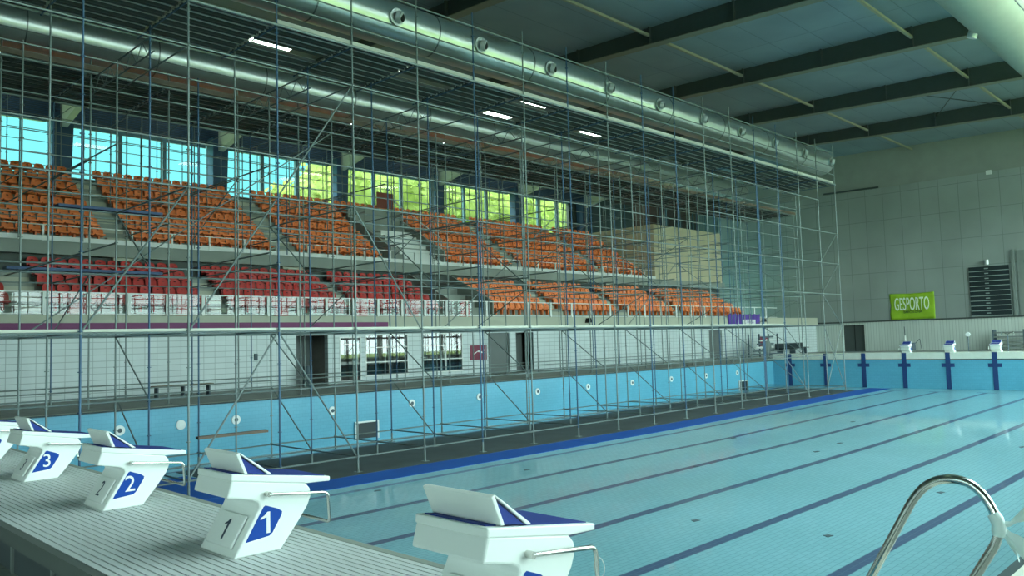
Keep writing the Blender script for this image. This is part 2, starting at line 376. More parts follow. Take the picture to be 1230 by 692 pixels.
b = MB().box(XB, XW, YR - 0.3, YR, -0.3, 0.4).box(XB, XW, YR - 0.3, YR, 15.5, zceil(YR) + 0.2).box(XB, 5.6, YR - 0.3, YR, 0.4, 15.5)  # near end kept solid to hold light off the near blocks
for i in range(2, 10): b.box(XB + i * 9.8, XB + i * 9.8 + 0.5, YR - 0.3, YR, 0.4, 15.5)
struct(b.build('wall_right', 'concrete'))
for i in range(2, 9):
    x0 = XB + i * 9.8 + 0.5; x1 = x0 + 9.3
    b = MB()
    for j in range(5): b.box(x0 + j * 2.31, x0 + j * 2.31 + 0.06, YR - 0.2, YR - 0.1, 0.4, 15.5)
    for z in (0.4, 3.4, 6.4, 9.4, 12.4, 15.44): b.box(x0, x1, YR - 0.2, YR - 0.1, z, z + 0.06)
    w = struct(b.build('window_%d' % (i + 20), 'frame_blue'))
    MB().add([(x0, YR - 0.15, 0.4), (x1, YR - 0.15, 0.4), (x1, YR - 0.15, 15.5), (x0, YR - 0.15, 15.5)], [(0, 1, 2, 3)]).build('glass_pane', 'glass', w)
# tribune rear wall with window band
ZW0, ZW1 = 13.0, 16.5
b = MB().box(XB, XW, YB, YB + 0.4, 5.0, ZW0).box(XB, XW, YB, YB + 0.4, ZW1, 19.9).box(61.9, XW, YB, YB + 0.4, ZW0, ZW1)
struct(b.build('wall_left', 'beam'))
b = MB()
for i in range(24): b.box(XB, 66, YB - 0.07, YB, ZW1 + 0.15 + i * 0.12, ZW1 + 0.2 + i * 0.12)
struct(b.build('trim_louvre_band', 'column'))
cols = [2.4 + 10.22 * i for i in range(7)]
for i, cx in enumerate(cols):
    x0 = cx + 0.75; x1 = cx + 10.22 - 0.75
    if i == 6: break
    b = MB(); n = 3
    for j in range(1, n): xx = x0 + (x1 - x0) * j / n; b.box(xx - 0.13, xx + 0.13, YB + 0.05, YB + 0.3, ZW0, ZW1)
    b.box(x0, x1, YB + 0.05, YB + 0.25, ZW1 - 0.12, ZW1)
    if i == 1: b.box(x0, x1, YB, YB + 0.1, ZW1 - 0.25, ZW1)
    w = struct(b.build('window_%d' % (i + 1), 'frame_blue'))
    MB().add([(x0, YB + 0.15, ZW0), (x1, YB + 0.15, ZW0), (x1, YB + 0.15, ZW1), (x0, YB + 0.15, ZW1)], [(0, 1, 2, 3)]).build('glass_pane', 'glass', w)
b = MB().box(XB, 2.4, YB + 0.05, YB + 0.1, ZW0, ZW1); struct(b.build('wall_left_end', 'beam'))
for i, cx in enumerate(cols):
    t = thing('steel_column', 'tapered dark blue steel column between the tribune windows', 'column', (cx, YB - 0.6, 11.0), 'columns between the tribune windows')
    kids(MB().prism([(cx - 0.42, 11.0), (cx + 0.42, 11.0), (cx + 0.62, 16.9), (cx - 0.62, 16.9)], YB - 0.7, YB - 0.1), 'shaft', 'column', t)
    kids(MB().box(cx - 0.66, cx - 0.58, YB - 0.95, YB - 0.05, 11.0, 16.9), 'flange', 'column', t)
    kids(MB().prism([(YB - 0.8, 16.0), (YB - 0.8, 17.6), (44.0, 18.3), (44.0, 17.75)], cx - 0.2, cx + 0.2, 'x'), 'haunch', 'haunch', t)
# roof beams
bx = [2.4 + 10.22 * i for i in range(7)]
for i, x in enumerate(bx):
    zb = lambda y: 16.62 + 0.05 * y
    y0, y1 = YR + 0.02, 44.0
    t = thing('roof_beam', 'deep dark steel roof girder spanning the hall, %s' % ['closest to the camera end, above the first column', 'second from the camera end', 'third from the camera end', 'fourth from the far wall', 'third from the far wall', 'second nearest the far wall', 'nearest the far wall'][i], 'roof beam', (x, y0, zb(y0)))
    kids(MB().prism([(y0, zb(y0)), (y1, zb(y1)), (y1, zceil(y1)), (y0, zceil(y0))], x - 0.05, x + 0.05, 'x'), 'web', 'beam', t)
    kids(MB().prism([(y0, zb(y0) - 0.04), (y1, zb(y1) - 0.04), (y1, zb(y1)), (y0, zb(y0))], x - 0.28, x + 0.28, 'x'), 'flange', 'beam_flange', t)
    k = 0; y = -7.7
    while y < 43:
        kids(MB().box(x - 0.24, x + 0.24, y - 0.04, y + 0.04, zb(y), zceil(y) - 0.01), 'stiffener', 'beam', t); y += 5.05
for j, y in enumerate((-7.7, 2.4, 12.5, 22.6, 32.7)):
    for i in range(len(bx)):
        x0 = bx[i] + 0.25; x1 = (bx[i+1] - 0.25) if i < 6 else XW - 0.5
        z = 17.15 + 0.045 * y
        tag(MB().box(x0, x1, y - 0.07, y + 0.07, z, z + 0.14).build('roof_strut', 'purlin'), 'slim beige roof strut running between two dark roof girders', 'roof strut', 'roof struts between the girders')
# wind bracing rods
b = MB().tube((53.56, 17.5, 18.2), (63.66, 12.6, 18.0), 0.03).tube((53.56, 12.6, 18.0), (63.66, 17.5, 18.2), 0.03)
tag(b.build('bracing_rods', 'beam'), 'thin crossed bracing rods under the ceiling near the far wall', 'bracing')
# ceiling luminaires above the tribune
for (x, y) in ((19.2, 38.3), (28.6, 37.0), (38.9, 40.3), (39.0, 36.4), (48.7, 39.1), (55.9, 41.9), (64.5, 42.6)):
    t = thing('ceiling_light', 'bright roof light glimpsed through the high scaffold deck', 'ceiling light', (x, y, 18.8), 'roof lights above the scaffold deck')
    kids(MB().box(x - 1.3, x + 1.3, y - 0.7, y + 0.7, 18.95, 19.05), 'housing', 'white', t)
    kids(MB().box(x - 1.2, x + 1.2, y - 0.6, y + 0.6, 18.9, 18.95), 'diffuser', 'lamp', t)
for (x, w) in ((8.6, 2.6), (20.2, 1.8), (30.3, 1.2), (32.6, 1.0), (42.8, 2.4), (53.5, 2.2)):
    t = thing('ceiling_light', 'bright strip light under the roof above the tribune', 'ceiling light', (x, 50.3, 19.2), 'strip lights above the tribune')
    kids(MB().box(x - w/2 - 0.1, x + w/2 + 0.1, 49.9, 50.8, 19.3, 19.4), 'housing', 'white', t)
    kids(MB().box(x - w/2, x + w/2, 49.95, 50.75, 19.25, 19.3), 'diffuser', 'lamp', t)

# ================================================================== TRIBUNE
YF = 32.5
# ground floor tiled wall with openings: (x0,x1,z0,z1)
ops = [(17.0, 18.75, 0, 2.4), (19.4, 20.7, 0.05, 2.3), (20.95, 23.7, 0.25, 2.4), (24.6, 27.6, 0.25, 2.42), (29.6, 31.4, 0, 2.38), (31.95, 33.5, 0, 2.38), (54.2, 56.2, 0, 2.3)]
b = MB(); x = XB
for (x0, x1, z0, z1) in ops:
    b.box(x, x0, YF, YF + 0.3, 0, 2.6)
    if z0 > 0: b.box(x0, x1, YF, YF + 0.3, 0, z0)
    b.box(x0, x1, YF, YF + 0.3, z1, 2.6); x = x1
b.box(x, XW, YF, YF + 0.3, 0, 2.6)
struct(b.build('wall_tribune', 'tile_wall'))
struct(MB().box(XB, XW, YF + 2.2, YF + 2.4, 0, 2.6).box(16, 57, YF + 0.3, YF + 2.2, -0.1, 0.0).build('wall_corridor', 'room_inside'))
def window_unit(n, x0, x1, z0, z1, vx, hz):
    b = MB(); w = 0.06
    b.box(x0, x1, YF - 0.02, YF + 0.06, z0, z0 + w).box(x0, x1, YF - 0.02, YF + 0.06, z1 - w, z1)
    for xx in [x0, x1 - w] + vx: b.box(xx, xx + w, YF - 0.02, YF + 0.06, z0 + w, z1 - w)
    for zz in hz: b.box(x0 + w, x1 - w, YF - 0.015, YF + 0.05, zz, zz + w * 0.8)
    o = struct(b.build('window_%d' % n, 'white'))
    MB().add([(x0, YF + 0.03, z0), (x1, YF + 0.03, z0), (x1, YF + 0.03, z1), (x0, YF + 0.03, z1)], [(0, 1, 2, 3)]).build('glass_pane', 'glass_dark', o)
window_unit(11, 19.4, 20.7, 0.05, 2.3, [], [1.9])
window_unit(12, 20.95, 23.7, 0.25, 2.4, [22.45], [0.95, 1.7])
window_unit(13, 24.6, 27.6, 0.25, 2.42, [26.3], [0.95, 1.7])
struct(MB().box(17.0, 17.05, YF + 0.05, YF + 2.2, 0, 2.4).box(17.0, 18.75, YF + 1.6, YF + 1.7, 0, 2.4).build('wall_recess_left', 'door_grey'))
for n, (x0, x1, mt, dy) in enumerate([(29.6, 31.4, 'door_grey', 0.12), (31.95, 33.5, 'door_grey', 1.0), (54.2, 56.2, 'door_grey', 0.2)]):
    o = struct(MB().box(x0, x1, YF + dy, YF + dy + 0.06, 0, 2.38).build('door_%d' % (n + 2), mt))
    MB().box(x0 + 0.12, x0 + 0.26, YF + dy - 0.05, YF + dy, 1.0, 1.04).build('door_handle', 'steel', o)
# grandstand solids
g = thing('grandstand', 'two tier concrete grandstand behind the scaffold with beige fascia', 'grandstand', (30, YF, 2.6))
kids(MB().box(XB + 0.05, XW - 0.4, YF - 0.25, YF + 0.05, 2.62, 3.32), 'fascia', 'fascia', g)
kids(MB().box(XB + 0.05, XW - 0.4, YF + 0.05, YF + 5.6, 2.62, 3.1), 'lower_slab', 'concrete', g)
b = MB()
for k in range(5): b.box(XB + 0.05, 63.8, 33.95 + 0.8 * k, 38.2, 3.1 + (0.45 * k if k else 0), 3.55 + 0.45 * k)
kids(b, 'lower_terrace', 'concrete', g)
kids(MB().box(XB + 0.05, 66, 38.2, 38.4, 3.1, 6.4), 'rear_wall', 'concrete_dark', g)
kids(MB().box(XB + 0.05, 66.2, 37.75, 38.5, 6.3, 6.88), 'upper_slab', 'concrete', g)
b = MB()
for k in range(8): b.box(XB + 0.05, 54.9, 38.35 + 0.8 * k, 45.6, 6.5 + (0.56 * k), 7.06 + 0.56 * k)
b.box(XB + 0.05, 54.9, 44.9, YB - 1.0, 10.6, 10.98)
kids(b, 'upper_terrace', 'concrete', g)
def aisle(x0, x1, upper):
    b = MB()
    n, yy, zz, dy, dz = (8, 38.35, 7.06, 0.8, 0.56) if upper else (5, 33.95, 3.55, 0.8, 0.45)
    for k in range(n):
        b.box(x0, x1, yy + dy * k - 0.4, yy + dy * k, zz + dz * (k - 1.6), zz + dz * (k - 0.5))
    kids(b, 'aisle_step', 'fascia', g)
UP = [(3.0, 10.5), (11.7, 19.3), (20.8, 26.6), (32.0, 38.0), (39.3, 47.9), (49.1, 54.4)]
LO = [(-0.5, 5.6), (6.9, 13.6), (14.7, 21.1), (22.0, 27.6), (31.9, 37.3), (38.6, 44.7), (46.0, 52.2), (53.5, 63.2)]
for i in range(len(UP) - 1):
    if i != 2: aisle(UP[i][1] + 0.1, UP[i+1][0] - 0.1, True)
for i in range(len(LO) - 1):
    if i != 3: aisle(LO[i][1] + 0.1, LO[i+1][0] - 0.1, False)
# vomitory walls and stairs in the upper tier
b = MB().prism([(38.3, 6.9), (38.3, 7.9), (42.5, 10.3), (44.4, 10.6), (44.4, 6.9)], 27.0, 27.15, 'x').prism([(38.3, 6.9), (38.3, 7.9), (42.5, 10.3), (44.4, 11.3), (44.4, 6.9)], 31.3, 31.45, 'x').box(27.0, 31.45, 42.9, 43.1, 7.2, 11.2)
kids(b, 'vomitory_wall', 'concrete', g)
b = MB()
for k in range(7): b.box(28.6, 31.2, 38.5 + 0.5 * k, 42.4, 6.95 + 0.36 * k, 7.31 + 0.36 * k)
kids(b, 'stair', 'white', g)
for xx in (27.9, 31.4): kids(MB().prism([(33.9, 3.3), (33.9, 4.4), (37.9, 6.3), (37.9, 3.3)], xx, xx + 0.1, 'x'), 'stair_wall', 'concrete', g)
# handrail of the vomitory stair
t = thing('stair_handrail', 'white sloping handrail beside the upper tribune stairwell', 'handrail', (31.45, 38.6, 7.9))
kids(MB().tube((31.45, 38.6, 8.7), (31.45, 44.2, 12.3), 0.04), 'rail', 'white', t)
for y in (38.7, 40.5, 42.3, 44.1): kids(MB().tube((31.45, y, 8.0 + (y - 38.6) * 0.5), (31.45, y, 8.7 + (y - 38.6) * 0.643), 0.025), 'post', 'white', t)
# red board on the vomitory
t = thing('red_board', 'small square red-brown board on posts above the stairwell', 'board', (30.4, 43.5, 11.0))
kids(MB().box(29.7, 31.1, 43.4, 43.45, 11.35, 12.45), 'panel', 'board_red', t)
for x in (29.85, 30.95): kids(MB().tube((x, 43.48, 10.98), (x, 43.48, 12.4), 0.025), 'post', 'galv', t)
# press box
t = thing('press_box', 'cream panelled press box closing the right end of the upper tribune', 'room', (60, 38.0, 6.88))
kids(MB().box(55.0, 66.2, 38.0, YB - 1.1, 6.9, 11.7), 'wall', 'cream', t)
kids(MB().box(55.4, 66.0, 40.2, 40.5, 11.7, 14.4), 'rear_wall', 'room_inside', t)
kids(MB().box(55.0, 66.2, 38.0, 43, 14.4, 14.6), 'roof', 'beam', t)
for x in (57.2, 59.4, 61.6, 63.8, 66.0): kids(MB().box(x - 0.05, x + 0.05, 38.05, 38.15, 11.7, 14.4), 'mullion', 'frame_blue', t)
kids(MB().add([(57.2, 38.1, 11.7), (66, 38.1, 11.7), (66, 38.1, 14.4), (57.2, 38.1, 14.4)], [(0, 1, 2, 3)]), 'glass_pane', 'glass_dark', t)
for x in (57.5, 62.2, 63.6): kids(MB().disc((x, 39.2, 14.36), 0.28, 0.03, (0, 0, 1), 12), 'downlight', 'downlight', t)
for x in (58.0, 60.3, 62.5): kids(MB().box(x, x + 0.9, 39.0, 39.4, 11.7, 12.9), 'monitor', 'gear', t)
# purple bands on the fascia
tag(MB().box(-6, 22.2, YF - 0.3, YF - 0.25, 2.66, 3.02).build('purple_band', 'purple'), 'long plain purple band fixed along the left part of the tribune fascia', 'banner')
t = thing('purple_banner', 'small purple cloth banner with a white name patch on the right of the fascia', 'banner', (59.5, YF - 0.3, 2.75))
b = MB(); n = 24
for i in range(n):
    xa = 56.8 + 5.4 * i / n; xb = 56.8 + 5.4 * (i + 1) / n; za = 3.6 + 0.05 * math.sin(i * 1.7)
    ya = YF - 0.34 + 0.04 * math.sin(i * 2.1); yb = YF - 0.34 + 0.04 * math.sin((i + 1) * 2.1)
    b.add([(xa, ya, 2.72), (xb, yb, 2.72), (xb, yb, za), (xa, ya, za), (xa, ya + 0.02, 2.72), (xb, yb + 0.02, 2.72), (xb, yb + 0.02, za), (xa, ya + 0.02, za)], [(0,1,2,3),(7,6,5,4),(3,2,6,7),(0,4,5,1)])
kids(b, 'cloth', 'banner_purple', t)
kids(MB().box(59.0, 61.2, YF - 0.42, YF - 0.4, 2.75, 3.15), 'name_patch', 'white', t)
tx = text_mesh('lettering', 'C CARRIS', 0.36, 'banner_purple', t); basis(tx, (1, 0, 0), (0, 0, 1), (60.1 - 59.5, -0.13, 0.2))
# balustrade on lower tier
t = thing('balustrade', 'white metal balustrade with glass infill along the lower tribune front', 'railing', (30, YF, 3.32))
kids(MB().box(XB, 66, YF - 0.05, YF + 0.02, 4.2, 4.25), 'top_rail', 'white', t)
kids(MB().box(XB, 66, YF - 0.03, YF + 0.0, 3.36, 3.4), 'bottom_rail', 'white', t)
k = 0; x = 1.6
while x < 64:
    kids(MB().prism([(x - 0.07, 4.22), (x + 0.07, 4.22), (x + 0.07, 3.4), (x, 3.2), (x - 0.07, 3.4)], YF - 0.09, YF - 0.03), 'post', 'white', t)
    x += 2.05 if x > 31 else 1.55
kids(MB().add([(XB, YF - 0.01, 3.4), (28.4, YF - 0.01, 3.4), (28.4, YF - 0.01, 4.2), (XB, YF - 0.01, 4.2)], [(0, 1, 2, 3)]), 'glass_infill', 'glass_barrier', t)
for x in (7.6, 11.9, 16.6, 21.2, 24.6, 28.4):
    tag(MB().prism([(x - 0.35, 3.1), (x + 0.35, 3.1), (x + 0.3, 4.3), (x - 0.3, 4.35)], YF + 0.55, YF + 0.75).build('red_block', 'seat_red', bevel=0.03), 'upright red upholstered block behind the lower tribune balustrade', 'block', 'red blocks behind the balustrade')
t = thing('upper_rail', 'thin pale guard rail along the front of the upper tribune', 'railing', (30, 37.8, 6.88))
kids(MB().tube((XB, 37.82, 7.6), (54.8, 37.82, 7.6), 0.025), 'top_rail', 'white', t)
kids(MB().box(XB, 54.8, 37.8, 37.84, 6.9, 7.12), 'kick_board', 'white', t)
x = 1.9
while x < 54.8:
    kids(MB().box(x - 0.04, x + 0.04, 37.78, 37.86, 6.88, 7.6), 'post', 'white', t); x += 1.9

# ---------------- seats
def seat_geo(mi_seat=0, mi_dark=1, lod=True):
    s = MB(); s.mi = mi_seat
    n = 7; hs = []
    # curved backrest with rounded top
    rows = [(0.30, 0.21, 0.02), (0.45, 0.235, 0.05), (0.62, 0.235, 0.09), (0.74, 0.21, 0.125), (0.80, 0.13, 0.14)]
    for (z, hw, yo) in rows:
        for i in range(n):
            u = -1 + 2 * i / (n - 1); hs.append((hw * u, yo - 0.06 * u * u, z - 0.02 * u * u))
    fs = []
    for r in range(len(rows) - 1):
        for i in range(n - 1): fs.append((r*n+i, r*n+i+1, (r+1)*n+i+1, (r+1)*n+i))
    s.add(hs, fs)
    s.add([(x, y + 0.035, z) for (x, y, z) in hs], [f[::-1] for f in fs])
    top = (len(rows)-1)*n; o = len(rows)*n
    rim = []
    ring = [i for i in range(n)] + [r*n+n-1 for r in range(1, len(rows))] + [top+i for i in range(n-2, -1, -1)] + [r*n for r in range(len(rows)-2, 0, -1)]
    base = len(s.v) - 2*o
    for a in range(len(ring)):
        p, q = ring[a], ring[(a+1) % len(ring)]
        rim.append((base+p, base+p+o, base+q+o, base+q))
    s.f += rim; s.m += [mi_seat]*len(rim)
    # seat pan, front lip rolled down
    s.prism([(0.05, 0.36), (-0.30, 0.42), (-0.38, 0.40), (-0.39, 0.34), (-0.30, 0.36), (0.05, 0.30)], -0.215, 0.215, 'x')
    s.box(-0.04, 0.04, -0.15, 0.05, 0.0, 0.34)
    s.mi = mi_dark; s.box(-0.045, 0.045, 0.058, 0.066, 0.64, 0.675)
    return s
seats = []
for (x0, x1) in UP:
    for k in range(8):
        n = int((x1 - x0) / 0.53); 
        for i in range(n): seats.append((x0 + 0.27 + i * (x1 - x0) / n, 38.92 + 0.8 * k, 7.06 + 0.56 * k, 0))
for k in (6, 7):
    for i in range(8): seats.append((27.2 + i * 0.55, 38.92 + 0.8 * k, 7.06 + 0.56 * k, 0))
for si, (x0, x1) in enumerate(LO):
    for k in range(5):
        n = int((x1 - x0) / 0.53)
        for i in range(n): seats.append((x0 + 0.27 + i * (x1 - x0) / n, 34.5 + 0.8 * k, 3.55 + 0.45 * k, 1 if si < 4 else 0))
C = cam.matrix_world.translation
def inview(p):
    q = Vector(p) - C; z = q.dot(F)
    return z > 0 and abs(q.dot(R) / z) < 0.66 and abs(q.dot(U) / z) < 0.38
vis = [s for s in seats if inview(s[:3])]
vis.sort(key=lambda s: (Vector(s[:3]) - C).length)
near = {0: [], 1: []}; far = {0: [], 1: []}
for i, s in enumerate(vis): (near if i < 300 else far)[s[3]].append(s)
for c, mt, nm in ((0, 'seat_orange', 'orange'), (1, 'seat_red', 'red')):
    proto = None
    for (x, y, z, _) in near[c]:
        if proto is None: proto = seat_geo().build('stadium_seat', [mt, 'black'], smooth=True); o = proto
        else: o = proto.copy(); col.objects.link(o)
        o.location = (x, y, z)
        up = y > 38.5
        tag(o, ('%s plastic seat in one of the nearer blocks of the %s tribune tier' % (nm, 'upper' if up else 'lower')), 'seat', '%s seats of the %s tier' % (nm, 'upper' if up else 'lower'))
    if far[c]:
        gseat = seat_geo(); s = MB()
        for (x, y, z, _) in far[c]:
            o = len(s.v); s.v += [(a + x, b_ + y, d_ + z) for (a, b_, d_) in gseat.v]; s.f += [tuple(i + o for i in f) for f in gseat.f]; s.m += gseat.m
        tag(s.build('far_stadium_seats', [mt, 'black'], smooth=True), '%s plastic seats filling the more distant tribune blocks' % nm, 'seats', kind='stuff')

# ================================================================== DUCTS
def duct(label, y, z, r, x0, x1, nozz, nside, seams=True):
    t = thing('ventilation_duct', label, 'air duct', (x0, y, z))
    kids(MB().tube((x0, y, z), (x1, y, z), r, 40), 'pipe', 'duct' if seams else 'duct_matte', t, smooth=True)
    x = x0 + 1.5
    while x < x1:
        if not seams: break
        kids(MB().tube((x, y, z), (x + 0.05, y, z), r + 0.012, 40), 'band', 'duct_band', t, smooth=True); x += 5.1
    sy, sz = y - math.cos(0.47) * r, z - math.sin(0.47) * r
    kids(MB().box(x0, x1, sy - 0.012, sy + 0.04, sz - 0.02, sz + 0.02), 'seam', 'duct_band', t)
    for xn in nozz:
        d = Vector((0, -math.cos(0.1), -math.sin(0.1))); c = Vector((xn, y, z)) + d * (r - 0.06)
        q = kids(MB().tube(c, c + d * 0.13, 0.3, 20), 'nozzle_collar', 'duct', t, smooth=True)
        nb = MB().tube(c + d * 0.13, c + d * 0.27 + Vector((0.1, 0, -0.03)), 0.2, 20); nb.mi = 1
        e = c + d * 0.275 + Vector((0.1, 0, -0.03)); nb.tube(e, e + d * 0.012 + Vector((0.005, 0, 0)), 0.15, 20)
        kids(nb, 'nozzle', ['nozzle', 'black'], t, smooth=True)
    return t
duct('long silver spiral air duct with round nozzles above the scaffold front', 21.0, 13.37, 0.79, -6, 50.6, [13.9 + 4.02 * i for i in range(-2, 10)], 1)
duct('silver air duct hanging behind the high scaffold deck, over the tribune', 34.0, 14.95, 0.92, -6, 63, [], 1)
duct('bright silver air duct crossing the top right corner of the view', 5.0, 12.6, 0.98, -6, 66, [], 1, False)
for (x, z) in ((23.2, 11.75), (29.3, 11.75)):
    b = MB().disc((x - 2.2, 5.6, 11.9), 0.16, 0.25, (0, 0.4, -1), 14)
    tag(b.build('spotlight', 'nozzle'), 'small silver spotlight clamped under the right hand duct', 'spotlight', 'spotlights under the right duct')
# ================================================================== SCAFFOLD
PX = [0.79 + 2.57 * i for i in range(19)]
def standard(x, y, z0, z1, rosette=True):
    s = MB(); s.tube((x, y, z0), (x, y, z1), 0.027, 7)
    z = z0 + 0.47
    while rosette and z < z1 - 0.1:
        s.tube((x, y, z), (x, y, z + 0.02), 0.06, 8); z += 0.95
    return s
def std_part(t, x, y, z0, z1, blue, foot=True):
    kids(standard(x, y, z0 + 0.02, z1), 'standard', 'galv_blue' if blue else 'galv', t)
    if foot: kids(MB().box(x - 0.1, x + 0.1, y - 0.1, y + 0.1, z0 + 0.012, z0 + 0.024).tube((x, y, z0 + 0.02), (x, y, z0 + 0.35), 0.036, 8), 'base_plate', 'galv', t)
rb = lambda pr: random.random() < pr
LZ = [-1.5, 0.5, 2.3, 4.2, 6.1, 8.0, 9.9]
# -- pool scaffold
t = thing('pool_scaffold', 'tall galvanised tube scaffold standing on mats in the empty pool', 'scaffold', (24, 21.4, -1.95))
pool_rows = [18.8, 21.4, 24.0]
for r, y in enumerate(pool_rows):
    for i, x in enumerate(PX):
        zt = 13.65 if r == 0 else (11.3 if r == 1 or i % 2 == 0 else 8.2)
        if r == 2: zt = 10.9
        std_part(t, x, y, zfloor(x), zt, rb(0.35))
for y in pool_rows:
    for z in LZ:
        if y == 18.8 and z in (0.5, 4.2, 8.0):
            xa, xb = (26.5 if z != 0.5 else 37.0), PX[-1]
            if z == 8.0: xa = 31.6
        elif z == 9.9 and y == 18.8: xa, xb = PX[0], PX[-1] - 2.57
        else: xa, xb = PX[0], PX[-1]
        if y == 24.0 and z in (8.0,): continue
        kids(MB().tube((xa - 0.1, y, z), (xb + 0.1, y, z), 0.025, 6), 'ledger', 'galv', t)
kids(MB().tube((PX[0], 18.8, 13.15), (PX[-1], 18.8, 13.15), 0.026, 6), 'guard_rail', 'galv', t)
kids(MB().tube((PX[0], 18.8, 11.75), (PX[-1], 18.8, 11.75), 0.026, 6), 'guard_rail', 'galv', t)
kids(MB().tube((PX[0], 18.74, 11.12), (PX[-1], 18.74, 11.12), 0.04, 6), 'ledger', 'galv', t)
kids(MB().tube((PX[0], 22.15, 11.12), (PX[-1], 22.15, 11.12), 0.04, 6), 'ledger', 'galv', t)
kids(MB().box(PX[0], PX[-1], 22.2, 22.24, 11.16, 11.34), 'toe_board', 'plank_wood', t)
kids(MB().box(PX[3], PX[-1], 18.86, 18.9, 11.16, 11.34), 'toe_board', 'plank', t)
for i, x in enumerate(PX):
    for z in ([-1.5, 2.3, 6.1, 9.9, 11.1] if i % 2 == 0 else [-1.5, 2.3, 11.1, 4.2]):
        kids(MB().tube((x, 18.75, z), (x, 24.1 if z < 11 else 22.3, z), 0.024, 6), 'transom', 'galv_blue' if z > 11 else 'galv', t)
# walkway ledge at level 2.3 (steel decks seen edge on)
kids(MB().box(PX[0], PX[15], 18.85, 19.5, 2.33, 2.4), 'walkway', 'plank', t)
# transverse braces in the rear half
for i, x in enumerate(PX):
    if i % 2 == 1: continue
    for (z0, z1) in ((2.3, 0.5), (0.5, -1.5), (6.1, 4.2)):
        kids(MB().tube((x, 24.0, z0), (x, 21.4, z1), 0.022, 6), 'brace', 'galv', t)
# front plane braces
for (i, z0, z1, up) in [(17, 6.1, 8.0, 1), (17, 4.2, 6.1, 1), (17, 2.3, 4.2, 0), (17, -1.5, 2.3, 1), (17, -1.5, 2.3, 0), (15, 0.5, 2.3, 0), (15, -1.5, 0.5, 0), (2, 2.3, 6.1, 1), (2, -1.5, 2.3, 1), (3, 6.1, 9.9, 1), (3, -1.5, 2.3, 0), (1, 2.3, 6.1, 1), (4, 2.3, 6.1, 0)]:
    a, c_ = (PX[i], PX[i+1]) if up else (PX[i+1], PX[i])
    kids(MB().tube((a, 18.84, z0), (c_, 18.84, z1), 0.024, 6), 'brace', 'galv', t)
for (i, z0, z1) in [(1, 2.3, 4.2), (2, 4.2, 6.1), (3, 6.1, 8.0), (4, 8.0, 9.9), (7, 2.3, 4.2), (8, 4.2, 6.1), (9, 6.1, 8.0), (12, 2.3, 4.2), (13, 4.2, 6.1)]:
    kids(MB().tube((PX[i], 24.04, z0), (PX[i+1], 24.04, z1), 0.022, 6), 'brace', 'galv', t)
# -- deck scaffold behind
t2 = thing('deck_scaffold', 'tube scaffold standing on the pool deck in front of the tribune', 'scaffold', (24, 28.5, 0))
DPX = [0.79 + 2.57 * i for i in range(23)]
for r, y in enumerate((26.4, 30.4)):
    for i, x in enumerate(DPX):
        std_part(t2, x, y, 0.0, 11.1 if r else 11.6, rb(0.3), True)
for y in (26.4, 30.4):
    for z in (0.6, 2.5, 4.4, 6.3, 8.2, 10.1):
        if y == 30.4 and z in (2.5, 6.3, 10.1): continue
        kids(MB().tube((DPX[0], y, z), (DPX[-1], y, z), 0.024, 6), 'ledger', 'galv', t2)
for i, x in enumerate(DPX):
    for z in ((2.5, 6.3, 11.1) if i % 2 else (4.4, 8.2, 11.1)):
        kids(MB().tube((x, 26.3, z), (x, 30.5, z), 0.024, 6), 'transom', 'galv', t2)
    if i % 2 == 0:
        for z in (5.2, 8.3): kids(MB().tube((x + 0.06, 24.2, z), (x + 0.06, 37.3, z), 0.027, 6), 'long_transom', 'galv', t2)
    if i % 4 == 2: kids(MB().tube((x, 30.4, 2.5), (x, 26.4, 4.4), 0.022, 6), 'brace', 'galv', t2)
    if i % 4 == 0: kids(MB().tube((x, 30.4, 6.3), (x, 26.4, 8.2), 0.022, 6), 'brace', 'galv', t2)
kids(MB().tube((DPX[0], 26.3, 11.12), (DPX[-1], 26.3, 11.12), 0.04, 6), 'ledger', 'galv', t2)
kids(MB().tube((DPX[0], 30.5, 11.12), (DPX[-1], 30.5, 11.12), 0.04, 6), 'ledger', 'galv', t2)
kids(MB().box(DPX[0], DPX[-1], 26.2, 26.24, 11.16, 11.34), 'toe_board', 'plank_wood', t2)
# -- tower over the upper tribune
def tower(label, x0, n, y0, y1, zb0, zb1, zt, st=1.9):
    tt = thing('tribune_scaffold', label, 'scaffold', (x0, y0, zb0))
    for i in range(n):
        x = x0 + 2.57 * i
        for (y, zb) in ((y0, zb0), (y1, zb1)):
            std_part(tt, x, y, zb, zt, rb(0.2), False)
    for (y, zb) in ((y0, zb0), (y1, zb1)):
        z = zb + 1.0
        while z < zt:
            kids(MB().tube((x0, y, z), (x0 + 2.57 * (n - 1), y, z), 0.022, 6), 'ledger', 'galv', tt); z += st
    for i in range(n):
        z = zb1 + 1.0
        while z < zt:
            kids(MB().tube((x0 + 2.57 * i, y0, z), (x0 + 2.57 * i, y1, z), 0.022, 6), 'transom', 'galv', tt); z += st * 2
    return tt
tower('scaffold lattice rising from the front edge of the upper tribune, left half', 4.0, 9, 37.5, 41.7, 6.88, 8.75, 13.6)
tower('scaffold lattice rising from the front edge of the upper tribune, right half', 29.7, 11, 37.5, 41.7, 6.88, 8.75, 13.6)
tower('scaffold lattice on the walkway right under the tribune windows', 8.0, 18, 45.9, 48.4, 10.98, 10.98, 15.6, 1.9)
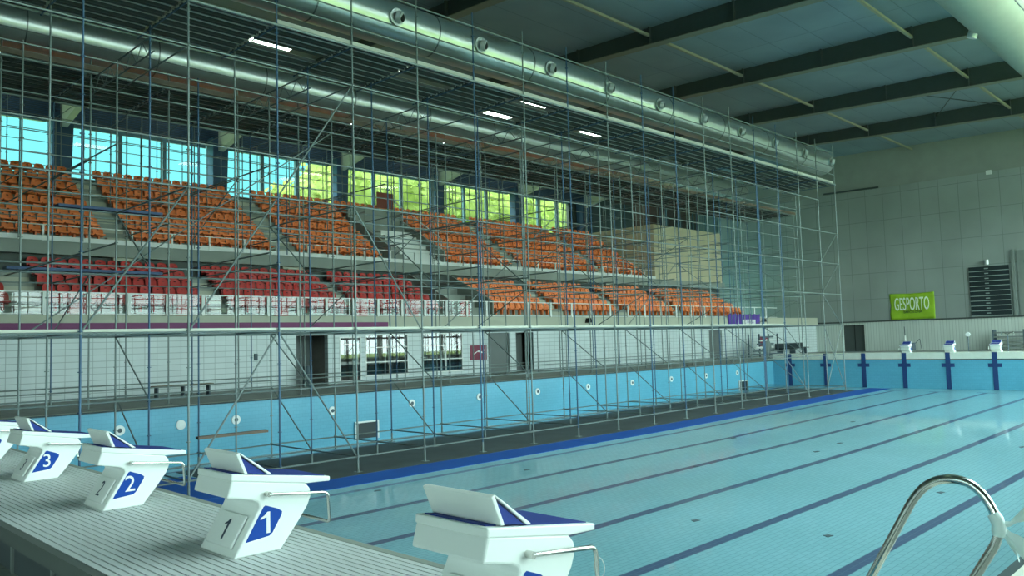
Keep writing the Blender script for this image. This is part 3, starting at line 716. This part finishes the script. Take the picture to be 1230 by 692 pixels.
# lattice girders bridging the gap
for i in range(0, 19):
    x = PX[i] + 0.12
    if i % 2: continue
    tt = thing('lattice_girder', 'aluminium lattice girder bridging the gap between the two high decks', 'girder', (x, 22.2, 10.2), 'lattice girders under the high decks')
    kids(MB().tube((x, 21.4, 11.0), (x, 26.6, 11.0), 0.028, 6), 'top_chord', 'galv', tt)
    kids(MB().tube((x, 21.4, 10.5), (x, 26.6, 10.5), 0.028, 6), 'bottom_chord', 'galv', tt)
    b = MB(); y = 21.4; k = 0
    while y < 26.4:
        b.tube((x, y, 10.5 if k % 2 else 11.0), (x, y + 0.45, 11.0 if k % 2 else 10.5), 0.014, 5); y += 0.45; k += 1
    kids(b, 'web_bars', 'galv', tt)
# planks
def plank_geo(): 
    s = MB(); L = 2.5
    s.box(0.03, L, 0, 0.37, 0.0, 0.012)
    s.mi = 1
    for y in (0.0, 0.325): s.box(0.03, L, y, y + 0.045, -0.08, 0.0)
    s.mi = 0; s.box(0.03, L, 0.13, 0.24, -0.03, 0.0)
    return s
PL = []
for i in range(18):
    for j in range(7):
        if (i, j) in ((3, 3), (5, 2), (7, 5), (7, 1), (9, 4), (12, 5), (14, 4)): continue
        PL.append((PX[i], 18.95 + 0.46 * j, 11.22, 0))
for i in range(22):
    for j in range(9):
        if random.random() < 0.05: continue
        PL.append((DPX[i], 26.45 + 0.455 * j, 11.22, 1))
PL = [p for p in PL if inview(p[:3]) or inview((p[0] + 2.5, p[1], p[2]))]
PL.sort(key=lambda p: (Vector(p[:3]) - C).length)
proto = None; rest = MB()
gp = plank_geo()
for i, (x, y, z, w) in enumerate(PL):
    if i < 300:
        if proto is None: proto = plank_geo().build('scaffold_plank', ['plank', 'plank_rail_shaded']); o = proto
        else: o = proto.copy(); col.objects.link(o)
        o.location = (x, y, z)
        tag(o, 'ribbed steel plank of the %s high scaffold deck' % ('front' if w == 0 else 'rear'), 'plank', 'planks of the %s high deck' % ('front' if w == 0 else 'rear'))
    else:
        k = len(rest.v); rest.v += [(a + x, b_ + y, c_ + z) for (a, b_, c_) in gp.v]; rest.f += [tuple(q + k for q in f) for f in gp.f]; rest.m += gp.m
if rest.v: tag(rest.build('far_scaffold_planks', ['plank', 'plank_rail_shaded']), 'more distant steel planks of the rear high deck', 'planks', kind='stuff')
# loose long planks
tag(MB().box(7.3, 9.5, 21.3, 21.5, -0.76, -0.68).build('loose_plank', 'plank_wood'), 'single board lying across scaffold tubes inside the pool at left', 'plank')
tag(MB().box(3.0, 7.3, 23.9, 24.3, 4.25, 4.33).build('long_plank', 'navy_board'), 'long dark blue walkway board in the scaffold, lower of two at left', 'plank')
tag(MB().box(4.3, 7.3, 23.9, 24.3, 6.15, 6.23).build('long_plank', 'navy_board'), 'long dark blue walkway board in the scaffold, upper of two at left', 'plank')

# ================================================================== MATS, POOL FITTINGS
def sheet(x0, x1, y0, y1, th):
    s = MB(); n = max(1, int((x1 - x0) / 2)); 
    for i in range(n):
        a = x0 + (x1 - x0) * i / n; b_ = x0 + (x1 - x0) * (i + 1) / n; za = zfloor(a); zb_ = zfloor(b_)
        s.add([(a, y0, za + th), (b_, y0, zb_ + th), (b_, y1, zb_ + th), (a, y1, za + th)], [(0, 1, 2, 3)])
        s.add([(a, y0, za), (b_, y0, zb_), (b_, y0, zb_ + th), (a, y0, za + th)], [(0, 1, 2, 3)])
    s.add([(x0, y0, zfloor(x0)), (x0, y1, zfloor(x0)), (x0, y1, zfloor(x0) + th), (x0, y0, zfloor(x0) + th)], [(3, 2, 1, 0)])
    s.add([(x1, y0, zfloor(x1)), (x1, y1, zfloor(x1)), (x1, y1, zfloor(x1) + th), (x1, y0, zfloor(x1) + th)], [(0, 1, 2, 3)])
    return s
tag(sheet(7.6, 47.6, 18.35, 23.6, 0.012).build('black_mat', 'mat_black'), 'long black protective sheet under the scaffold on the pool floor', 'mat')
tag(sheet(3.0, 20.2, 16.95, 18.33, 0.010).build('blue_mat', 'mat_blue'), 'blue protective sheet along the scaffold edge, nearer half', 'mat')
tag(sheet(20.25, 49.6, 17.0, 18.33, 0.010).build('blue_mat', 'mat_blue'), 'blue protective sheet along the scaffold edge, far half', 'mat')
tag(sheet(2.0, 7.5, 18.4, 22.6, 0.010).build('blue_mat', 'mat_blue'), 'wide blue protective sheet on the pool floor left of the black sheet', 'mat')
for k in range(13):
    x = 6.4 + 1.93 * k if k < 3 else 14.15 + 3.85 * (k - 3)
    if x > 48: break
    t = thing('pool_light', 'round white underwater light in the left pool side wall', 'pool light', (x, 24.99, -0.62), 'round lights in the left pool wall')
    kids(MB().tube((x, 25.0, -0.62), (x, 24.96, -0.62), 0.16, 20), 'ring', 'ring_white', t)
    kids(MB().tube((x, 24.965, -0.62), (x, 24.95, -0.62), 0.07, 14), 'lens', 'gear' if k != 1 else 'ring_white', t)
for (x, w) in ((15.7, 'nearer one'), (45.6, 'far one')):
    t = thing('drain_grille', 'dark square outlet grille in the left pool wall, %s' % w, 'grille', (x, 25, -1.8))
    kids(MB().box(x - 0.5, x + 0.5, 24.94, 24.99, -1.82, -1.2), 'opening', 'louvre', t)
    b = MB().box(x - 0.56, x + 0.56, 24.9, 24.98, -1.2, -1.14).box(x - 0.56, x - 0.5, 24.9, 24.98, -1.86, -1.2).box(x + 0.5, x + 0.56, 24.9, 24.98, -1.86, -1.2)
    kids(b, 'frame', 'white', t)
for (x, y, s) in ((14.3, 14.9, .25), (17.6, 11.2, .2), (24.0, 13.6, .3), (11.6, 7.5, .22), (31, 12.0, .3), (22.3, 9.7, .3), (12.0, 4.9, .2), (17.5, 4.6, .25), (6.2, 1.6, .15), (9.6, 15.8, .25), (26.5, 4.9, .5), (24.6, 9.9, 0.35)):
    z = zfloor(x)
    tag(MB().prism([(x - s*.5, y - .05), (x + s*.4, y - .08), (x + s*.5, y + .03), (x - s*.1, y + .08)], z + 0.002, z + 0.008, 'z').build('floor_drain', 'gear'), 'small dark inlet cover on the pale blue pool floor', 'drain', 'inlet covers on the pool floor')

# ================================================================== STARTING BLOCKS
def start_block(number, label):
    """origin at deck level, local x=0 at world X=0 line; front is +X"""
    t = thing('starting_block', label, 'starting block')
    W = 0.26; Z = 0.42
    body = [(-0.36, 0), (-0.01, 0), (0.13, 0.17), (0.205, 0.27), (0.235, 0.34), (0.225, 0.39), (0.19, 0.43), (-0.37, 0.525), (-0.405, 0.41), (-0.22, 0.37), (-0.18, 0.35), (-0.17, 0.32), (-0.185, 0.29)]
    MB().prism(body, -W, W).build('body', 'white_gel', t, bevel=0.012)
    # rear number panel: raised on the sloping back
    a = Vector((-0.355, 0, 0.02)); c_ = Vector((-0.195, 0, 0.285)); d = (c_ - a).normalized(); nrm = Vector((-d.z, 0, d.x))
    o0 = a + d * 0.035; o1 = a + d * 0.27
    MB().prism([(o0.x, o0.z), (o1.x, o1.z), (o1.x + nrm.x*0.016, o1.z + nrm.z*0.016), (o0.x + nrm.x*0.02, o0.z + nrm.z*0.02)], -W + 0.07, W - 0.07).build('rear_panel', 'white_gel', t, bevel=0.008)
    plat = [(-0.385, 0.545), (-0.395, 0.51), (-0.35, 0.505), (0.19, 0.435), (0.39, 0.415), (0.392, 0.455), (-0.1, 0.53)]
    MB().prism([(-0.372, 0.565), (-0.375, 0.52), (0.19, 0.428), (0.39, 0.418), (0.392, 0.452)], -W - 0.004, W + 0.004).build('platform', 'white_gel', t, bevel=0.008)
    sl = lambda x: 0.565 + (x + 0.372) * (0.452 - 0.565) / 0.764
    MB().prism([(-0.11, sl(-0.11)), (0.36, sl(0.36)), (0.36, sl(0.36) + 0.004), (-0.11, sl(-0.11) + 0.004)], -W + 0.03, W - 0.03).build('grip_mat', 'navy_grip', t)
    MB().prism([(-0.34, sl(-0.34)), (-0.27, sl(-0.27)), (-0.27, sl(-0.27) + 0.006), (-0.34, sl(-0.34) + 0.006)], -W + 0.05, W - 0.03).build('slot', 'navy_grip', t)
    # wedge
    A = (-0.315, 0.695); B_ = (-0.262, sl(-0.262) + 0.006); C_ = (-0.10, sl(-0.10) + 0.006)
    w = MB().prism([(A[0] - 0.018, A[1]), (A[0] + 0.004, A[1] + 0.008), (B_[0] + 0.012, B_[1]), (B_[0] - 0.01, B_[1])], -W + 0.01, W - 0.01)
    w.prism([(A[0] - 0.004, A[1] + 0.008), (A[0] + 0.012, A[1] + 0.006), (C_[0] + 0.03, C_[1]), (C_[0] + 0.0, C_[1])], -W + 0.01, W - 0.01)
    w.build('foot_wedge', 'white_gel', t, bevel=0.004)
    MB().prism([(A[0] + 0.004, A[1] - 0.014), (B_[0] + 0.01, B_[1] + 0.002), (C_[0] - 0.012, C_[1] + 0.002)], -W + 0.018, W - 0.018).build('wedge_side', 'navy_grip', t)
    MB().prism([(A[0] + 0.016, A[1]), (C_[0] + 0.02, C_[1] + 0.014), (C_[0] + 0.024, C_[1] + 0.014), (A[0] + 0.02, A[1] + 0.003)], -W + 0.03, W - 0.03).build('wedge_grip', 'navy_grip', t)
    for sgn in (-1, 1):
        ys = (-W - 0.003, -W + 0.002) if sgn < 0 else (W - 0.002, W + 0.003)
        pan = [(-0.275, 0.095), (-0.14, 0.315), (-0.125, 0.322), (-0.03, 0.285), (0.0, 0.262), (-0.005, 0.24), (-0.075, 0.13), (-0.1, 0.112)]
        pn = MB().prism(pan, *ys).build('side_panel', 'blue_panel', t)
        if number:
            tx = digit_mesh('side_number', number, 0.2, 'white_gel', pn)
            basis(tx, (-sgn, 0, 0), (0.0, 0, 1), (-0.125, sgn * (W + 0.0045), 0.205))
    if number:
        tx = digit_mesh('rear_number', number, 0.2, 'number_dark', t, 0.0008, 0.9)
        p = a + d * 0.152 + nrm * 0.0195; basis(tx, (0, -1, 0), d, p)
    # hand bars: two side bars that drop at the front and join across
    e = W + 0.035
    pts = arc([(-0.12, -e, 0.40), (0.35, -e, 0.345), (0.365, -e, 0.13), (0.365, e, 0.13), (0.35, e, 0.345), (-0.12, e, 0.40)], 0.04)
    MB().path(pts, 0.0125, 12).build('hand_bar', 'steel', t, smooth=True)
    for sgn in (-1, 1): MB().tube((-0.12, sgn * (W - 0.01), 0.40), (-0.12, sgn * (e + 0.012), 0.40), 0.018, 12).build('bar_mount', 'steel', t, smooth=True)
    return t
for k, (num, lab) in enumerate([('', 'closest white starting block, cut by the bottom edge of the view'), ('1', 'white starting block with a side panel numbered 1, next to the closest block'), ('2', 'white starting block with a side panel numbered 2, between blocks one and three'), ('3', 'partly hidden white starting block, its side panel numbered 3, third in the near row'), ('4', 'white starting block cut by the left edge of the view')]):
    blk = start_block(num, lab); blk.location = (0.0, 1.25 + 2.5 * k, 0.42)
for k, lab in ((6, 'far white starting block beside the dark doorway, leftmost across the pool'), (5, 'far white starting block, middle of three across the pool'), (4, 'far white starting block below the dark shutter, rightmost across the pool')):
    blk = start_block('', lab); blk.location = (50.42, 1.25 + 2.5 * k, 0.45); blk.rotation_euler.z = math.pi
# cable loop on nearest block
b = MB(); pts = [(0.37 + 0.0 * i, 0.97 - 0.02 + 0.035 * math.cos(i * 0.52), 0.66 + 0.05 * math.sin(i * 0.52)) for i in range(13)]
tag(b.path(pts, 0.0025, 6).build('cable_tie', 'white'), 'thin white cord looped around the hand bar of the closest starting block', 'cord')

# ================================================================== GRAB RAIL, TAPE
X = 1.8
pts = [(X, 0.30, -0.9), (X, 0.31, 0.12), (X, 0.14, 0.44), (X, -0.11, 0.90), (X, -0.17, 0.975), (X, -0.24, 1.02), (X, -0.32, 1.035), (X, -0.40, 1.02), (X, -0.46, 0.965), (X, -0.505, 0.88), (X, -0.52, 0.79), (X, -0.50, 0.72), (X, -0.39, 0.53), (X, -0.24, 0.27), (X, -0.20, 0.15), (X, -0.20, 0.02)]
t = thing('grab_rail', 'curved stainless steel pool grab rail at the bottom right corner', 'grab rail', (X, -0.2, 0.012))
kids(MB().path(arc(pts, 0.06, 3), 0.024, 16), 'rail', 'steel', t, smooth=True)
kids(MB().tube((X, -0.2, 0.012), (X, -0.2, 0.03), 0.05, 20), 'flange', 'steel', t, smooth=True)
t = thing('knotted_film', 'white plastic film knotted around the steel grab rail', 'tape', (X, -0.52, 0.82))
kids(MB().path([(X, -0.498, 0.875), (X, -0.512, 0.85), (X, -0.52, 0.82), (X, -0.521, 0.79), (X, -0.515, 0.765)], [0.03, 0.034, 0.031, 0.036, 0.029], 14), 'knot', 'plastic_film', t, smooth=True)
def ribbon(pts, ws, name):
    b = MB(); n = len(pts)
    vs = []
    for (p, w) in zip(pts, ws):
        p = Vector(p); vs += [p + Vector((0.01, 0, w)), p + Vector((-0.006, 0, 0.0)), p + Vector((0.008, 0, -w)), p + Vector((0.013, 0, 0))]
    fs = []
    for i in range(n - 1):
        for k in range(4): fs.append((i*4+k, i*4+(k+1)%4, (i+1)*4+(k+1)%4, (i+1)*4+k))
    b.add(vs, fs + [(0, 1, 2, 3), (n*4-1, n*4-2, n*4-3, n*4-4)]); return kids(b, name, 'plastic_film', t, smooth=True)
ribbon([(X, -0.53, 0.82), (X, -0.57, 0.83), (X, -0.60, 0.86), (X, -0.66, 0.905), (X, -0.78, 0.96), (X + 0.05, -1.0, 1.0), (X + 0.05, -1.6, 0.98)], [0.02, 0.012, 0.02, 0.045, 0.05, 0.045, 0.045], 'stretched_end')
ribbon([(X, -0.53, 0.80), (X, -0.57, 0.76), (X, -0.60, 0.73), (X, -0.64, 0.70), (X, -0.68, 0.67)], [0.02, 0.03, 0.05, 0.06, 0.03], 'loose_end')
ribbon([(X, -0.53, 0.79), (X, -0.55, 0.75), (X, -0.585, 0.70), (X, -0.60, 0.65)], [0.012, 0.016, 0.022, 0.006], 'loose_end')

# ================================================================== FAR END FURNITURE
xw = XW - 0.02
t = thing('green_banner', 'lime green banner with white lettering hung low on the far wall', 'banner', (xw, 23.5, 2.8))
b = MB(); n, mrows = 26, 10
for i in range(n + 1):
    for j in range(mrows + 1):
        u, v = i / n, j / mrows
        y = 25.43 - 3.8 * u + 0.05 * math.sin(9 * v) * (1 - u); z = 2.86 + 2.4 * v + 0.06 * math.sin(math.pi * u) * -1 * v
        b.v.append((xw - 0.06 - 0.03 * math.sin(14 * u + 6 * v) - 0.02 * math.sin(25 * (u - v)), y, z))
for i in range(n):
    for j in range(mrows):
        a = i * (mrows + 1) + j; b.f.append((a, a + 1, a + mrows + 2, a + mrows + 1)); b.m.append(0)
o = kids(b, 'cloth', 'banner_green', t, smooth=True); sm = o.modifiers.new('thick', 'SOLIDIFY'); sm.thickness = 0.01
tx = text_mesh('lettering', 'GESPORTO', 1.65, 'banner_txt', t, 0.02, 0.36); basis(tx, (0, -1, 0), (0, 0, 1), (-0.14, 0.05, 1.4))
tx = text_mesh('small_lettering', 'BARCELONA', 0.32, 'banner_small', t, 0.005, 0.85); basis(tx, (0, -1, 0), (0, 0, 1), (-0.14, 0.0, 0.72))
t = thing('roller_shutter', 'dark louvred ventilation shutter with pale horizontal blades on the far wall', 'shutter', (xw, 17.2, 2.85))
kids(MB().box(xw - 0.1, xw, 15.7, 18.75, 2.9, 7.15), 'panel', 'louvre', t)
for i in range(10): kids(MB().box(xw - 0.16, xw - 0.1, 15.7, 18.75, 2.9 + i * 0.425, 2.96 + i * 0.425), 'blade', 'louvre_edge', t)
for i in range(10): kids(MB().box(xw - 0.13, xw - 0.1, 17.4 - 0.15, 17.4 + 0.15, 3.1 + i * 0.425, 3.18 + i * 0.425), 'handle', 'louvre_edge', t)
tag(MB().tube((xw - 0.2, 17.3, 7.3), (xw - 0.2, 17.3, 7.7), 0.16, 14).box(xw - 0.2, xw, 17.25, 17.35, 7.45, 7.55).build('wall_lamp', 'nozzle', smooth=True), 'small pale cylindrical lamp above the dark shutter', 'wall lamp')
tag(MB().box(xw - 0.12, xw, 15.3, 15.5, 2.85, 8.4).build('vertical_pipe', 'steelbox'), 'vertical grey duct right of the dark shutter', 'pipe')
t = thing('wall_cabinet', 'pale grey wall panel with round vents at the right edge of the view', 'panel', (xw, 13.5, 2.85))
kids(MB().box(xw - 0.08, xw, 11.5, 15.1, 2.85, 8.3), 'panel', 'steelbox', t)
for z in (3.9, 7.3): kids(MB().tube((xw - 0.08, 14.3, z), (xw - 0.13, 14.3, z), 0.28, 18), 'vent', 'gear', t)
tag(MB().box(xw - 0.2, xw - 0.04, 16.5, 16.9, 15.0, 15.35).build('wall_speaker', 'white'), 'tiny white box high on the far wall', 'speaker')
tag(MB().tube((xw - 0.3, 25.8, 15.3), (xw - 0.3, 31.0, 15.4), 0.09, 8).box(xw - 0.3, xw, 30, 30.1, 15.35, 15.45).box(xw - 0.3, xw, 26.5, 26.6, 15.25, 15.35).build('horizontal_pipe', 'door_dark'), 'dark horizontal pipe high on the far wall near the scaffold end', 'pipe')
# bucket, post, life ring stands, cart, rack
t = thing('cleaning_bucket', 'grey bucket trolley with upright handle against the far white wall', 'bucket', (XW - 1.2, 23.4, 0))
kids(MB().tube((XW - 1.2, 23.4, 0.1), (XW - 1.2, 23.4, 0.75), 0.3, 16), 'tub', 'gear', t, smooth=True)
kids(MB().tube((XW - 1.2, 23.9, 0.0), (XW - 1.2, 23.95, 2.2), 0.03, 8), 'pole', 'gear', t)
kids(MB().tube((XW - 1.2, 23.95, 0.7), (XW - 1.2, 23.95, 1.4), 0.09, 10), 'handle', 'white', t)
kids(MB().path(arc([(XW - 1.2, 23.1, 0.7), (XW - 1.2, 22.7, 1.1), (XW - 1.2, 22.6, 0.2)], 0.1), 0.025, 6), 'side_bar', 'gear', t)
for (y, lab) in ((12.9, 'middle'), (10.8, 'rightmost')):
    t = thing('turn_counter', 'slim post with a small round top behind the %s far starting block' % lab, 'post', (51.2, y, 0.45))
    yy = y
    kids(MB().tube((51.2, yy, 0.45), (51.2, yy, 1.4), 0.03, 8), 'pole', 'gear', t)
    if lab == 'middle': kids(MB().tube((51.17, yy, 1.5), (51.23, yy, 1.5), 0.13, 18), 'round_head', 'ring_white', t)
    else:
        kids(MB().path(arc([(51.2, yy - 0.32, 1.4), (51.2, yy - 0.3, 1.62), (51.2, yy, 1.45), (51.2, yy + 0.3, 1.62), (51.2, yy + 0.32, 1.4)], 0.08), 0.025, 6), 'hooks', 'steel', t)
t = thing('lane_rope_cart', 'low grey mesh sided storage cart against the far white wall', 'cart', (XW - 2, 13.8, 0))
for z in (0.15, 0.45, 0.75, 1.05, 1.4): kids(MB().box(XW - 2.4, XW - 1.6, 12.2, 16.7, z, z + 0.12), 'shelf', 'steelbox', t)
for y in (12.2, 14.4, 16.6): kids(MB().box(XW - 2.45, XW - 1.55, y, y + 0.1, 0, 1.7), 'post', 'gear', t)
kids(MB().path(arc([(XW - 2, 12.5, 1.5), (XW - 2, 13.3, 2.2), (XW - 2, 14.0, 2.2), (XW - 2, 14.0, 1.5)], 0.2), 0.05, 8), 'handle', 'steel', t)
t = thing('low_bench', 'long low dark bench on the deck under the white wall at the far left', 'bench', (66, 31.2, 0))
kids(MB().box(63.6, 68.8, 30.9, 31.6, 0.5, 0.62), 'seat', 'louvre', t)
kids(MB().box(63.6, 68.8, 31.5, 31.6, 0.62, 1.0), 'backrest', 'louvre', t)
for x in (63.8, 66.2, 68.6): kids(MB().box(x - 0.06, x + 0.06, 31.0, 31.5, 0, 0.5), 'leg', 'gear', t)
t = thing('lane_reel', 'heap of tubes on a wheeled steel rack beside the purple banner', 'rack', (59.5, 30.5, 0))
kids(MB().box(56.5, 62.0, 30.2, 31.2, 0.15, 0.25), 'base', 'gear', t)
for i in range(5): kids(MB().tube((57.0 + i * 0.4, 30.2, 0.5 + 0.28 * i), (61.5, 30.7, 0.45 + 0.3 * i), 0.07, 8), 'tube', 'ring_white' if i % 2 else 'gear', t)
for x in (56.8, 58.6, 60.2, 61.8): kids(MB().box(x - 0.05, x + 0.05, 30.4, 30.5, 0, 1.9), 'upright', 'gear', t)
kids(MB().tube((59.8, 30.3, 0.8), (59.8, 30.6, 0.8), 0.55, 20), 'wheel', 'galv', t)
t = thing('wooden_bench', 'slatted wooden bench against the tiled tribune wall at left', 'bench', (10.8, 30.6, 0))
kids(MB().box(9.6, 12.0, 30.45, 30.85, 0.42, 0.47), 'seat', 'wood', t)
for x in (9.75, 10.8, 11.85): kids(MB().box(x - 0.03, x + 0.03, 30.5, 30.8, 0, 0.42), 'leg', 'gear', t)
for (x, lab, sx) in ((28.8, 'square dark red sign with a white symbol between window and grey door', 0.65), (63.4, 'square dark red sign with a white symbol on the wall near the rack', 0.85)):
    t = thing('pictogram_sign', lab, 'sign', (x, YF, 0.9))
    kids(MB().box(x - sx, x + sx, YF - 0.04, YF, 0.82, 1.68), 'board', 'sign_red', t)
    sw = MB().prism([(x - 0.35, 1.15), (x - 0.1, 1.3), (x + 0.3, 1.22), (x + 0.32, 1.28), (x, 1.38), (x - 0.35, 1.22)], YF - 0.048, YF - 0.04).disc((x + 0.36, YF - 0.04, 1.38), 0.07, 0.008, (0, -1, 0), 12)
    kids(sw, 'symbol', 'white', t)
tag(MB().box(14.85, 15.0, YF - 0.06, YF, 1.3, 1.6).build('wall_thermostat', 'gear'), 'little dark wall box on the tiled wall above the wooden bench', 'wall box')
tag(MB().tube((17.25, 31.9, 0), (17.25, 31.9, 0.95), 0.22, 16).build('waste_bin', 'gear', smooth=True), 'dark blue-grey waste bin beside the recess in the tiled wall', 'bin')
tag(MB().prism([(21.55, 0.02), (21.85, 0.02), (21.72, 0.85), (21.68, 0.85)], 34.0, 34.3).build('safety_cone', 'orange_part'), 'small orange cone behind the tribune window glass', 'cone')
t = thing('gym_machine', 'dim jumble of exercise equipment behind the tribune windows', 'gym equipment', (22.4, 33.8, 0))
for i in range(10):
    x = 20.9 + i * 0.66
    kids(MB().path(arc([(x, 33.5, 0.05), (x + 0.2, 33.7, 1.3), (x + 0.5, 33.9, 1.5), (x + 0.55, 33.8, 0.6)], 0.2), 0.04, 6), 'frame', 'ring_white' if i % 3 == 0 else 'gear', t)
for (x, lab) in ((38.5, 'left'), (62.8, 'right')):
    tag(MB().prism([(x - 0.2, 2.95), (x + 0.2, 2.95), (x + 0.1, 3.25), (x - 0.1, 3.25)], YF - 0.55, YF - 0.24).build('fascia_speaker', 'black'), 'small black loudspeaker on the beige fascia, %s one' % lab, 'loudspeaker')

# ================================================================== OUTSIDE
struct(MB().box(-80, 160, YB + 3, 160, -0.6, -0.4).box(-80, 160, -120, YR - 1, -0.6, -0.4).build('ground', 'grass'))
def tree(x, y, r, h, label, zc=None):
    t = thing('leafy_tree', label, 'tree', (x, y, -0.4), 'trees beyond the tribune windows')
    kids(MB().tube((x, y, -0.4), (x, y, h - r * 0.5), 0.35, 8), 'trunk', 'bark', t)
    b = MB(); rnd = random.Random(int(x * 10 + y))
    core = bmesh.new(); bmesh.ops.create_icosphere(core, subdivisions=4, radius=r * 0.86)
    for v in core.verts:
        d_ = v.co.normalized(); v.co *= 1 + 0.10 * math.sin(7 * d_.x + x) * math.cos(6 * d_.z) + 0.05 * rnd.random()
    b.add([Vector((x, y, h)) + v.co for v in core.verts], [tuple(v.index for v in f.verts) for f in core.faces]); core.free()
    for _ in range(1500):
        a, c_, d_ = rnd.gauss(0, 1), rnd.gauss(0, 1), rnd.gauss(0, 1); L = math.sqrt(a*a + c_*c_ + d_*d_) or 1
        rr = r * (0.62 + 0.38 * rnd.random()) * (1 + 0.12 * math.sin(5 * a / L) * math.cos(4 * d_ / L))
        p = Vector((x + a / L * rr, y + c_ / L * rr, h + d_ / L * rr * 0.9))
        s_ = rnd.uniform(0.2, 0.42); u = Vector((rnd.gauss(0, 1), rnd.gauss(0, 1), rnd.gauss(0, 1))).normalized(); w = u.orthogonal().normalized() * s_; u *= s_
        b.add([p - u, p + w, p + u, p - w], [(0, 1, 2, 3)])
    kids(b, 'foliage', 'leaf', t)
for i, (x, y, r, h) in enumerate([(38, 68, 4.6, 14.0), (44, 70, 6, 16.5), (52, 69, 6, 16.5), (60, 71, 6.5, 17), (68, 70, 6, 17), (76, 72, 6, 17), (84, 74, 4.2, 13.5), (47, 78, 7, 14), (64, 79, 7, 15), (33.5, 69, 2.2, 12), (92, 80, 3, 13)]):
    tree(x, y, r, h, 'sunlit yellow green tree crown outside the tribune windows')
